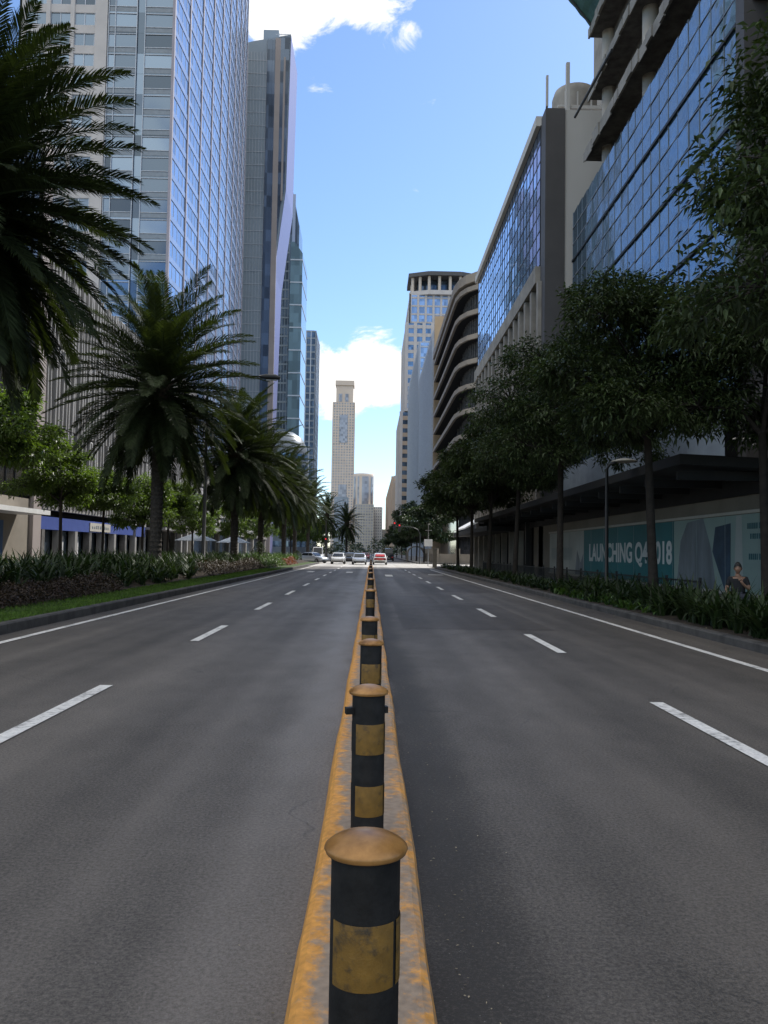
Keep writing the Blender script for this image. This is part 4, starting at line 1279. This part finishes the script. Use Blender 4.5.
for y in (11, 18.5, 26, 33.6, 41.3, 48.8):
    MB(o).tube([(GX + .50, y, 25.12 if y > 30 else .1), (GX + .50, y, 55)], .42, 20).build('column', 'column', t, True)
for y in (15, 30, 45): MB(o).tube([(GX + 10, y, 25), (GX + 10, y, 55)], .45, 12).build('column', 'column', t, True)
MB(o).box(22, 40, 12, 55, 25.1, 58).build('lift_core', 'concrete_d', t)
for z in (7.3, 11, 14.7, 18.4, 22.1): MB(o).box(GX + .2, 40, 8, YN - .8, z, z + .45).build('floor_slab', 'concrete_d', t)
MB(o).box(22, 40, 8, YN - .8, .1, 25).build('back_wall', 'dark_void', t)
for k, (a, c) in enumerate((((12.5, 51.14, 29.4), (12.5, 43.05, 28.75)),)):
    MB(o).tube([a, c], .08, 8).build('prop', 'metal_dark', t)
n_ = MB(o)
for i in range(8):
    for k in range(20):
        zf = lambda a, c: (10.4 + a * .31, 12 + c * 1.85, 37.0 - .375 * a + .06 * math.sin(c * 2.1) + .05 * math.sin(a * 3))
        n_.face([zf(i, k), zf(i + 1, k), zf(i + 1, k + 1), zf(i, k + 1)])
n_.build('safety_net', 'net', t)
for k in range(8): MB(o).tube([(10.4, 13 + k * 5.1, 36.95), (13.0, 13 + k * 5.1, 33.7)], .05, 6).build('net_bracket', 'metal_dark', t)
# corrugated sheeting below the glass
b = MB(o); F2 = frame((12.9, YF), (0, -1), (-1, 0))
for k in range(64):
    u = k * .4
    b.face([F2(u, 0, 4.4), F2(u + .2, .09, 4.4), F2(u + .2, .09, 7.35), F2(u, 0, 7.35)]); b.face([F2(u + .2, .09, 4.4), F2(u + .4, 0, 4.4), F2(u + .4, 0, 7.35), F2(u + .2, .09, 7.35)])
b.build('corrugated_cladding', 'corrug', t)
for (y, z) in ((26, 5.6), (25.2, 6.3), (24.5, 5.2)): MB(o).tube([(12.8, y + 3, z + .2), (12.6, y - 2, z - .5)], .06, 6).build('prop', 'column', t)

# -- canopy over the right pavement
t = thing('walkway_canopy', 'long flat black canopy over the right pavement along the hoarding', 'canopy', (9, 24, .14))
o = (9, 24, .14)
b = MB(o).prism([(9, 4.32), (9, 4.62), (12.75, 4.5), (12.75, 4.2)], 1, 24, 72); q = b.build('roof', 'canopy_dark', t); fix_normals(q)
for k in range(17): MB(o).box(9.3, 12.6, 25 + k * 2.9, 25.15 + k * 2.9, 3.95, 4.22).build('rafter', 'canopy_dark', t)
MB(o).box(11.9, 12.05, 24, 72, 3.6, 4.2).build('fascia', 'canopy_dark', t)
MB(o).box(11.5, 11.8, 61.5, 61.8, .14, 4.2).build('post', 'metal_dark', t)
# -- hoarding with poster
t = thing('hoarding', 'long tan site hoarding under the black canopy carrying a teal launch poster', 'hoarding', (12, 18, .14))
o = (12, 18, .14)
MB(o).box(12.0, 12.12, 12, 61, .14, 3.62).build('board_panel', 'tan_board', t)
MB(o).box(11.93, 11.995, 12, 55.5, 3.02, 3.12).build('top_trim', 'offwhite', t)
MB(o).box(11.93, 11.995, 12, 55.5, .38, .47).build('bottom_trim', 'offwhite', t)
def panel(name, y0, y1, z0, z1, m, n=.02):
    b = MB(o); b.face([(12 - n, y1, z0), (12 - n, y0, z0), (12 - n, y0, z1), (12 - n, y1, z1)]); return b.build(name, m, t)
def poly(name, pts, m, n, par):
    b = MB(o); b.face([(12 - n, y, z) for (y, z) in pts]); return b.build(name, m, par)
pale = panel('poster_panel', 46.5, 55.4, .48, 3.0, 'poster_pale')
teal = panel('poster_panel', 32.6, 46.48, .48, 3.0, 'poster_teal')
mint = panel('poster_panel', 12, 32.58, .48, 3.0, 'poster_mint')
poly('building_picture', [(32.3, .5), (31.9, 2.2), (31.2, 2.9), (29.7, 3.0), (29.0, 1.9), (28.6, .5)], 'poster_grey', .024, mint)
poly('building_picture', [(28.9, 1.8), (28.65, 2.65), (27.4, 2.75), (27.45, 1.0), (27.9, .5)], 'poster_navy', .028, mint)
poly('building_picture', [(46.6, .5), (46.6, 1.7), (47.2, 1.2), (48.0, 1.9), (48.5, .5)], 'poster_grey', .024, pale)
poly('light_patch', [(27.2, .5), (27.0, 2.98), (26.6, 2.98), (26.5, .5)], 'poster_pale', .024, mint)
for k in range(18): MB(o).box(11.965, 11.972, 13.2 + k * 2.44, 13.212 + k * 2.44, .48, 3.0).build('panel_seam', 'poster_ghost', t)
def words_(par, y, z, widths, h, m, gap=.0):
    """rows of illegible small print as broken strokes"""
    b = MB(o); p = y
    for w in widths:
        q = p
        while q - (p - w) > .07:
            l = random.uniform(.05, .11)
            b.face([(11.974, q, z), (11.974, q - l, z), (11.974, q - l, z + h), (11.974, q, z + h)]); q -= l + .035
        p -= w + gap
    b.build('small_lettering', m, par)
words_(mint, 26.2, 2.52, (.8, .55, .7), .19, 'poster_ink'); words_(mint, 26.0, 2.2, (.9, .8), .17, 'poster_ink')
words_(mint, 26.1, 1.55, (.7, .6, .8), .19, 'poster_ink'); words_(mint, 25.3, 1.22, (1.05,), .19, 'poster_ink'); words_(mint, 25.2, .92, (.8,), .15, 'poster_ink'); words_(mint, 25.0, .68, (.7,), .13, 'poster_ink')
words_(pale, 54.8, 1.3, (5.6,), .75, 'poster_ghost')
poly('portrait_picture', [(23.9, .5), (23.8, 1.9), (23.3, 2.4), (22.6, 2.3), (22.2, .5)], 'poster_navy', .024, mint)

def lettering(par, txt, org, length, cap, m, bold=.02):
    cu = bpy.data.curves.new('lettering', 'FONT'); cu.body = txt; cu.size = 1; cu.offset = bold
    ob = bpy.data.objects.new('lettering', cu); COL.objects.link(ob)
    dg = bpy.context.evaluated_depsgraph_get()
    me = bpy.data.meshes.new_from_object(ob.evaluated_get(dg))
    bpy.data.objects.remove(ob)
    xs_ = [v.co.x for v in me.vertices]; ys_ = [v.co.y for v in me.vertices]
    sx, sy = length / (max(xs_) - min(xs_)), cap / (max(ys_) - min(ys_)); mx_, my_ = min(xs_), min(ys_)
    for v in me.vertices:
        x, y = (v.co.x - mx_) * sx, (v.co.y - my_) * sy
        v.co = (org[0] - o[0], org[1] - x - o[1], org[2] + y - o[2])
    me.materials.append(M[m])
    q = bpy.data.objects.new('lettering', me); COL.objects.link(q); q.parent = par
    return q
lettering(teal, 'LAUNCHING Q4 2018', (11.972, 45.3, 1.12), 12.5, 1.12, 'poster_text', .035)

# -- fence and ledge on the right
t = thing('railing', 'dark metal picket railing behind the right planting', 'railing', (8.4, 21, .15))
o = (8.4, 21, .15)
for z in (.35, .95): MB(o).box(8.38, 8.42, 21, 62, z, z + .04).build('rail', 'metal_dark', t)
for k in range(18): MB(o).box(8.37, 8.43, 21 + k * 2.4, 21.06 + k * 2.4, .14, 1.08).build('post', 'metal_dark', t)
b = MB(o)
for k in range(300): b.box(8.392, 8.408, 21.1 + k * .136, 21.118 + k * .136, .3, 1.0)
b.build('picket_lattice', 'metal_dark', t)
t = thing('seat_ledge', 'low concrete ledge behind the tall strap plants where a man sits', 'ledge', (8.45, 10, .14))
MB((8.45, 10, .14)).box(8.25, 8.65, 10, 20.6, .14, .55).build('wall', 'concrete_d', t)
MB((8.45, 10, .14)).box(8.2, 8.7, 10, 20.65, .55, .62).build('coping', 'concrete', t)

# -- lamps
def tube_obj(name, path, rad, m, t, n=10): return MB(tuple(t.location)).tube(path, rad, n).build(name, m, t, True)
t = thing('street_lamp', 'tall street lamp with long arm over the road between two palms', 'street lamp', (-10, 49.6, .5))
tube_obj('pole', [(-10, 49.6, .3), (-10, 49.6, 6), (-10, 49.6, 11.6)], [.13, .10, .075], 'metal_dark', t)
tube_obj('arm', [(-10, 49.6, 11.5), (-9.3, 49.6, 11.95), (-8, 49.6, 12.08), (-6.5, 49.6, 12.05)], [.06, .055, .05, .045], 'metal_dark', t)
hd = MB((-10, 49.6, .5)); hd.tube([(-6.9, 49.6, 12.07), (-6.5, 49.6, 12.06), (-5.95, 49.6, 12.03), (-5.65, 49.6, 12.0)], [.07, .17, .19, .09], 12)
q = hd.build('lamp_head', 'metal_dark', t, True)
MB((-10, 49.6, .5)).box(-6.5, -5.85, 49.5, 49.7, 11.835, 11.86).build('lens', 'lamp_clear', q)
t = thing('street_lamp', 'short lamp post with flat dish head in front of the poster', 'street lamp', (8.0, 28.1, .15))
tube_obj('pole', [(8.02, 28.1, .1), (8.02, 28.1, 4.55), (8.1, 28.1, 4.72), (8.4, 28.1, 4.84)], [.07, .055, .045, .04], 'metal_dark', t)
hd = MB((8.0, 28.1, .15)); hd.lathe([(0, 4.93), (.2, 4.92), (.42, 4.85), (.44, 4.82), (.3, 4.81), (0, 4.80)], c=(8.62, 28.1, 0), n=24)
hd.build('lamp_head', 'offwhite', t, True)

# -- traffic lights and signs at the junction
def signal(b_o, t, x, y, z):
    h = MB(b_o).box(x - .2, x + .2, y, y + .25, z - .55, z + .6).build('signal_head', 'metal_dark', t)
    for i, (dz, m) in enumerate(((.36, 'sig_red'), (0, 'black'), (-.33, 'black'))):
        k = MB(b_o); k.mesh_faces([(x +   .11 * math.cos(a * math.pi / 8), y - .012, z + dz + .11 * math.sin(a * math.pi / 8)) for a in range(16)], [tuple(range(16))]); k.build('signal_lens', m, h)
    return h
t = thing('traffic_light', 'traffic light on a curved arm over the right lanes, showing red', 'traffic light', (6.95, 118, .14)); o = (6.95, 118, .14)
tube_obj('pole', [(6.95, 118, 0), (6.95, 118, 4.3), (6.6, 118, 4.9), (5.9, 118, 5.2), (4.6, 118, 5.3), (3.2, 118, 5.3)], [.1, .085, .07, .06, .05, .04], 'metal_dark', t)
signal(o, t, 3.3, 117.85, 5.4); signal(o, t, 4.0, 117.85, 5.1)
t = thing('traffic_light', 'traffic light on a straight pole at the end of the palm strip, showing red', 'traffic light', (-6.9, 126, .14)); o = (-6.9, 126, .14)
tube_obj('pole', [(-6.9, 126, 0), (-6.9, 126, 6.4)], .1, 'metal_dark', t)
signal(o, t, -6.9, 125.8, 3.1)
t = thing('sign_post', 'white rectangular sign with round grey plate above, at the right corner', 'sign', (6.9, 100, .14)); o = (6.9, 100, .14)
tube_obj('post', [(6.9, 100, 0), (6.9, 100, 5.2)], .05, 'metal_grey', t)
MB(o).box(6.4, 7.4, 99.9, 99.94, 2.4, 3.25).build('plate', 'white', t)
MB(o).lathe([(0, 0), (.4, 0), (.4, .04), (0, .04)], c=(6.9, 99.9, 4.3), n=20).build('disc', 'metal_grey', t)
t = thing('concrete_post', 'short beige concrete post at the kerb corner of the side street', 'post', (6.45, 84.5, .15))
b = MB((6.45, 84.5, .15)); b.box(6.3, 6.72, 84.3, 84.72, .1, 1.95); b.box(6.25, 6.77, 84.25, 84.77, 1.95, 2.1); b.build('shaft', 'beige', t)
t = thing('gate_wall', 'low beige perimeter wall with arched gate beyond the side street', 'wall', (8, 122, .14)); o = (8, 122, .14)
MB(o).box(9.6, 10.0, 124, 149, .14, 1.5).build('wall', 'beige', t)
MB(o).box(9.6, 16, 123.6, 123.95, .14, 1.5).build('wall', 'beige', t)
for x, y in ((9.4, 123.4), (12.6, 123.4), (9.5, 136), (9.5, 148.9)): MB(o).box(x, x + .7, y, y + .7, .14, 2.3).build('pillar', 'beige', t)
b = MB(o)
for k in range(8):
    a, c = R(180 - k * 22.5), R(180 - (k + 1) * 22.5)
    b.prism([(8.0 + 1.4 * math.cos(a), 1.6 + 1.0 * math.sin(a)), (8.0 + 1.4 * math.cos(c), 1.6 + 1.0 * math.sin(c)), (8.0 + 1.6 * math.cos(c), 1.6 + 1.2 * math.sin(c)), (8.0 + 1.6 * math.cos(a), 1.6 + 1.2 * math.sin(a))], 1, 146, 150)
b.box(6.4, 6.6, 146.01, 149.99, .14, 1.6); b.box(9.4, 9.6, 146.01, 148.8, .14, 1.6)
q = b.build('arch', 'beige', t); fix_normals(q)
for (x, y, lb) in ((-18.5, 88, 'pale roofed kiosk on the left pavement before the louvred podium'), (-17.5, 106, 'second pale roofed kiosk near the third palm trunk')):
    t = thing('kiosk', lb, 'kiosk', (x, y, .14), 0, 'pavement kiosks'); o = (x, y, .14)
    b = MB(o); b.mesh_faces([(x - 1.9, y - 1.9, 2.5), (x + 1.9, y - 1.9, 2.5), (x + 1.9, y + 1.9, 2.5), (x - 1.9, y + 1.9, 2.5), (x, y, 3.4)], [(0, 1, 4), (1, 2, 4), (2, 3, 4), (3, 0, 4), (3, 2, 1, 0)]); b.build('roof', 'spandrel_grey', t)
    MB(o).box(x - 1.2, x + 1.2, y - 1.2, y + 1.2, .14, 1.1).build('counter', 'spandrel_grey', t)
    for a in (-1.7, 1.7):
        for c in (-1.7, 1.7): MB(o).box(x + a - .04, x + a + .04, y + c - .04, y + c + .04, .14, 2.52).build('post', 'metal_grey', t)

# ------------------------------------------------------------------ vehicles
def sedan(label, loc, rz, paint, group='cars on the avenue', cat='car', name='sedan', tall=0.0, long_=4.5):
    """nose toward -y of its own frame"""
    t = thing(name, label, cat, loc, rz, group)
    L2, W2 = long_ / 2, .88
    def loft(prof_rows, nm, m):
        b = MB()
        P, Fc = [], []
        n = len(prof_rows[0])
        for row in prof_rows: P += row
        for i in range(len(prof_rows) - 1):
            for k in range(n):
                Fc.append((i * n + k, i * n + (k + 1) % n, (i + 1) * n + (k + 1) % n, (i + 1) * n + k))
        Fc += [tuple(range(n)), tuple(reversed(range((len(prof_rows) - 1) * n, len(prof_rows) * n)))]
        b.mesh_faces(P, Fc); q = b.build(nm, m, t, True); fix_normals(q)
        md = q.modifiers.new('edge', 'BEVEL'); md.width = .03; md.segments = 2; md.limit_method = 'ANGLE'
        return q
    # lower body: cross sections along y
    secs = [(-L2, .62, .42, .66, .84), (-L2 + .12, .78, .3, .74, .92), (-L2 + .9, W2, .24, .86 + tall * .3, .97), (-.9, W2 + .01, .22, .93 + tall * .3, .98), (.9, W2 + .01, .22, .95 + tall * .3, .98),
            (L2 - .55, W2 - .02, .26, .97 + tall * .3, .95), (L2 - .1, .80, .32, .93 + tall * .3, .92), (L2, .72, .42, .80, .86)]
    rows_ = []
    for (y, w, z0, z1, k) in secs:
        zm = z0 + (z1 - z0) * .55
        rows_.append([(-w * .9, y, z0), (w * .9, y, z0), (w, y, z0 + .12), (w, y, zm), (w * k, y, z1), (-w * k, y, z1), (-w, y, zm), (-w, y, z0 + .12)])
    body = loft(rows_, 'body', paint)
    cab = [(-1.05, .76, .9, .92), (-.35, .68, .9, 1.38 + tall), (.1, .66, .9, 1.45 + tall), (.85, .66, .9, 1.43 + tall), (1.25, .68, .9, 1.34 + tall), (1.85, .76, .9, .96 + tall * .4)]
    rows_ = [[(-.80, y, .88), (.80, y, .88), (w, y, z1), (-w, y, z1)] for (y, w, z0, z1) in cab]
    loft(rows_, 'cabin', paint)
    g = MB()
    g.face([(-.66, -1.02, .99), (.66, -1.02, .99), (.60, -.42, 1.345 + tall), (-.60, -.42, 1.345 + tall)]); g.v = [(v[0], v[1] - .025, v[2] + .02) for v in g.v]
    g.build('windscreen', 'car_glass', t)
    g = MB(); g.face([(.66, 1.86, 1.02 + tall * .4), (-.66, 1.86, 1.02 + tall * .4), (-.58, 1.33, 1.33 + tall), (.58, 1.33, 1.33 + tall)]); g.v = [(v[0], v[1] + .03, v[2] + .02) for v in g.v]
    g.build('rear_window', 'car_glass', t)
    for s_ in (-1, 1):
        for (ya, yb, yc, yd) in ((-.78, .08, .08, -.34), (.16, 1.45, 1.12, .16)):
            g = MB(); g.face([(s_ * .805, ya, 1.0), (s_ * .805, yb, 1.0), (s_ * .715, yc, 1.33 + tall), (s_ * .715, yd, 1.33 + tall)]); g.build('side_window', 'car_glass', t)
        for y in (-L2 + .82, L2 - .85):
            wh = MB(); pts_ = []
            wh.tube([(s_ * .70, y, .31), (s_ * .90, y, .31)], .31, 20)
            w_ = wh.build('wheel', 'tyre', t)
            MB().tube([(s_ * .895, y, .31), (s_ * .912, y, .31)], .2, 14).build('rim', 'metal_grey', w_)
        MB().box(s_ * .58 - .14, s_ * .58 + .14, -L2 + .0, -L2 + .07, .6, .72).build('headlight', 'lamp_clear', t)
        MB().box(s_ * .62 - .14, s_ * .62 + .14, L2 - .07, L2 + .012, .62, .80).build('taillight', 'lamp_red', t)
        MB().box(s_ * .93 - .07, s_ * .93 + .07, -.82, -.7, .93, 1.06).build('mirror', paint, t)
    MB().box(-.7, .7, -L2 - .01, -L2 + .05, .33, .45).build('grille', 'black', t)
    MB().box(-.62, .62, L2 - .05, L2 + .008, .33, .44).build('bumper_trim', 'black', t)
    MB().box(-.22, .22, L2 - .02, L2 + .016, .5, .6).build('number_plate', 'offwhite', t)
    return t
sedan('white sedan facing the viewer in the outer left lane', (-4.2, 107, 0), 0, 'car_white')
sedan('silver sedan facing the viewer beside the median', (-1.45, 104.5, 0), 0, 'car_silver')
rc = sedan('white car with red rear driving away on the right side of the median', (1.15, 106.5, 0), math.pi, 'car_white')
MB().box(-.64, .64, 2.24, 2.262, .62, .86).build('rear_panel', 'lamp_red', rc)
MB().mesh_faces([(.60, 1.90, 1.07), (-.60, 1.90, 1.07), (-.53, 1.42, 1.345), (.53, 1.42, 1.345)], [(0, 1, 2, 3)]).build('rear_sticker', 'lamp_red', rc)
sedan('dark car half hidden behind the white sedan', (-3.0, 117, 0), 0, 'car_dark')
sedan('white car turning at the end of the palm strip', (-7.9, 113, 0), .9, 'car_silver')
sedan('tall white van behind the car at the strip end', (-7.8, 122, 0), 0, 'car_white', name='van', cat='van', tall=.75, long_=5.0)
sedan('dark van in the right lanes beyond the crossing', (3.2, 150, 0), math.pi, 'car_dark', name='van', cat='van', tall=.85, long_=5.2)
sedan('red car far down the avenue on the left lanes', (-1.2, 178, 0), 0, 'car_red')
sedan('dark car far down the avenue on the right lanes', (1.9, 205, 0), math.pi, 'car_dark')
sedan('dark car far down the avenue in the outer left lane', (-3.9, 160, 0), 0, 'car_dark')

# ------------------------------------------------------------------ seated man
def person():
    t = thing('person', 'man in a black T-shirt seated behind the strap plants, one hand raised to his chest', 'person', (8.42, 18.9, .62), R(155))
    # local frame: facing +y, seat at z = 0
    J = {'pelvis': (0, 0, .10), 'waist': (0, .0, .25), 'chest': (0, .01, .42), 'neck': (0, .02, .545), 'head0': (0, .03, .63),
         'shl': (.17, .0, .495), 'ell': (.25, .03, .23), 'wrl': (.16, .22, .13), 'hal': (.12, .28, .12),
         'shr': (-.17, .0, .495), 'elr': (-.24, .09, .25), 'wrr': (-.10, .23, .40), 'har': (-.06, .24, .47),
         'hipl': (.09, .04, .08), 'knl': (.13, .44, .09), 'anl': (.12, .42, -.36), 'tol': (.13, .56, -.415),
         'hipr': (-.09, .04, .08), 'knr': (-.13, .44, .09), 'anr': (-.12, .40, -.36), 'tor': (-.13, .54, -.415)}
    E_ = [('pelvis', 'waist'), ('waist', 'chest'), ('chest', 'neck'), ('neck', 'head0'), ('chest', 'shl'), ('shl', 'ell'), ('ell', 'wrl'), ('wrl', 'hal'), ('chest', 'shr'), ('shr', 'elr'), ('elr', 'wrr'), ('wrr', 'har'),
          ('pelvis', 'hipl'), ('hipl', 'knl'), ('knl', 'anl'), ('anl', 'tol'), ('pelvis', 'hipr'), ('hipr', 'knr'), ('knr', 'anr'), ('anr', 'tor')]
    rad_ = dict(pelvis=.13, waist=.115, chest=.125, neck=.052, head0=.05, shl=.062, ell=.042, wrl=.028, hal=.033, shr=.062, elr=.042, wrr=.028, har=.033, hipl=.095, knl=.06, anl=.04, tol=.035, hipr=.095, knr=.06, anr=.04, tor=.035)
    def skin(nm, keys, edges, grow, m, sub=2):
        ids = {k: i for i, k in enumerate(keys)}
        me = bpy.data.meshes.new(nm)
        me.from_pydata([J[k] for k in keys], [(ids[a], ids[c]) for a, c in edges if a in ids and c in ids], [])
        ob = bpy.data.objects.new(nm, me); COL.objects.link(ob)
        md = ob.modifiers.new('s', 'SKIN'); md.use_smooth_shade = True
        for k in keys:
            sv = me.skin_vertices[0].data[ids[k]]
            r_ = (rad_[k] + grow)
            sv.radius = (r_ * (1.25 if k in ('chest', 'waist', 'pelvis') else 1), r_ * (.95 if k in ('chest', 'waist') else 1))
        me.skin_vertices[0].data[0].use_root = True
        ob.modifiers.new('sub', 'SUBSURF').levels = sub; ob.modifiers['sub'].render_levels = sub
        dg = bpy.context.evaluated_depsgraph_get()
        m2 = bpy.data.meshes.new_from_object(ob.evaluated_get(dg))
        bpy.data.objects.remove(ob)
        return m2
    m2 = skin('body', list(J), E_, 0, 'skin')
    b = MB()
    b.v = [tuple(v.co) for v in m2.vertices]; b.f = [list(p.vertices) for p in m2.polygons]; b.r = [.5] * len(b.f)
    # head: shaped ellipsoid with brow, nose and chin
    hc = Vector((0, .045, .735)); rows_, P, Fc = 16, [], []
    for i in range(rows_ + 1):
        th = math.pi * i / rows_
        for k in range(24):
            ph = 2 * math.pi * k / 24
            x, y, z = math.sin(th) * math.cos(ph) * .076, math.sin(th) * math.sin(ph) * .096, math.cos(th) * .118
            if z < -.03: x *= 1 - .28 * (-z - .03) / .09; y *= 1 - .1 * (-z - .03) / .09
            if y > .05 and abs(x) < .02 and -.035 < z < .025: y += .022 * (1 - abs(x) / .02) * (1 - abs(z + .015) / .04)
            if y > .05 and .01 < abs(x) < .045 and .0 < z < .03: y -= .006
            P.append(hc + Vector((x, y, z)))
    for i in range(rows_):
        for k in range(24): Fc.append((i * 24 + k, (i + 1) * 24 + k, (i + 1) * 24 + (k + 1) % 24, i * 24 + (k + 1) % 24))
    b.mesh_faces(P, Fc)
    for s_ in (-1, 1): b.tube([hc + Vector((s_ * .07, -.005, -.03)), hc + Vector((s_ * .082, -.012, 0)), hc + Vector((s_ * .074, -.004, .032))], [.012, .017, .012], 8)
    # fingers
    for (hd_, dv, sd_) in (((-.06, .24, .47), Vector((.35, .1, .9)), 1), ((.12, .28, .12), Vector((-.5, .8, -.1)), -1)):
        dv.normalize(); sv = dv.cross(Vector((0, 1, 0))).normalized()
        for i, ln in enumerate((.062, .074, .07, .055)):
            p0 = Vector(hd_) + sv * (i - 1.5) * .019 + dv * .012
            b.tube([p0, p0 + dv * ln * .5 + Vector((0, .006, 0)), p0 + dv * ln + Vector((0, -.012, 0))], [.0095, .0088, .0065], 6)
        p0 = Vector(hd_) + sv * .034 * sd_ - dv * .01
        b.tube([p0, p0 + sv * .02 * sd_ + dv * .028, p0 + sv * .022 * sd_ + dv * .055], [.011, .0105, .007], 6)
    b.build('body', 'skin', t, True)
    def cloth(nm, keys, grow, m, over=None):
        old = dict(J)
        if over: J.update(over)
        me = skin(nm, keys, E_, grow, m); J.clear(); J.update(old)
        me.materials.clear(); me.materials.append(M[m])
        q = bpy.data.objects.new(nm, me); COL.objects.link(q); q.parent = t
    cloth('shirt', ['chest', 'waist', 'pelvis', 'shl', 'ell', 'shr', 'elr'], .014, 'shirt', {'ell': (.225, .02, .31), 'elr': (-.22, .06, .32)})
    cloth('trousers', ['pelvis', 'hipl', 'knl', 'anl', 'hipr', 'knr', 'anr'], .016, 'trousers')
    h = MB(); P, Fc = [], []
    rd = random.Random(3)
    for i in range(9):
        th = math.pi * .56 * i / 8
        for k in range(26):
            ph = 2 * math.pi * k / 26
            front_ = max(0, math.sin(ph))
            t2 = th * (1 - .38 * front_)
            g_ = 1.09 + .05 * rd.random() + .10 * max(0, math.cos(t2)) * rd.random()
            P.append(hc + Vector((math.sin(t2) * math.cos(ph) * .078 * g_, math.sin(t2) * math.sin(ph) * .097 * g_, math.cos(t2) * .12 * g_)))
    for i in range(8):
        for k in range(26): Fc.append((i * 26 + k, (i + 1) * 26 + k, (i + 1) * 26 + (k + 1) % 26, i * 26 + (k + 1) % 26))
    h.mesh_faces(P, Fc)
    for i in range(60):
        a = rd.uniform(0, 6.28); q = rd.uniform(0, .9)
        p0 = hc + Vector((math.sin(q) * math.cos(a) * .08, math.sin(q) * math.sin(a) * .098, math.cos(q) * .122))
        h.face([p0 + Vector((-.008, 0, 0)), p0 + Vector((.008, 0, 0)), p0 + Vector((rd.uniform(-.02, .02), rd.uniform(-.02, .03), .035))])
    h.build('hair', 'hair', t)
    for s_ in (-1, 1):
        e = MB().lathe([(0, .0), (.006, .001), (.0, .003)], n=10); e.v = [(v[0] + s_ * .031, .045 + .082 + v[2], .75 + v[1]) for v in e.v]; e.build('eye', 'white', t)
        e = MB().lathe([(0, .0), (.0055, .001), (.0, .0035)], n=8); e.v = [(v[0] + s_ * .031,   .045 + .0845 + v[2], .75 + v[1]) for v in e.v]; e.build('pupil', 'black', t)
        e = MB(); e.face([(s_ * .016, .139, .772), (s_ * .046, .124, .772), (s_ * .046, .122, .779), (s_ * .016, .137, .78)]); e.build('eyebrow', 'hair', t)
    e = MB(); e.face([(-.022, .131, .672), (.022, .131, .672), (.02, .134, .68), (-.02, .134, .68)]); e.build('mouth', mat('lips', (.2, .08, .07), .5), t)
    return t
person()
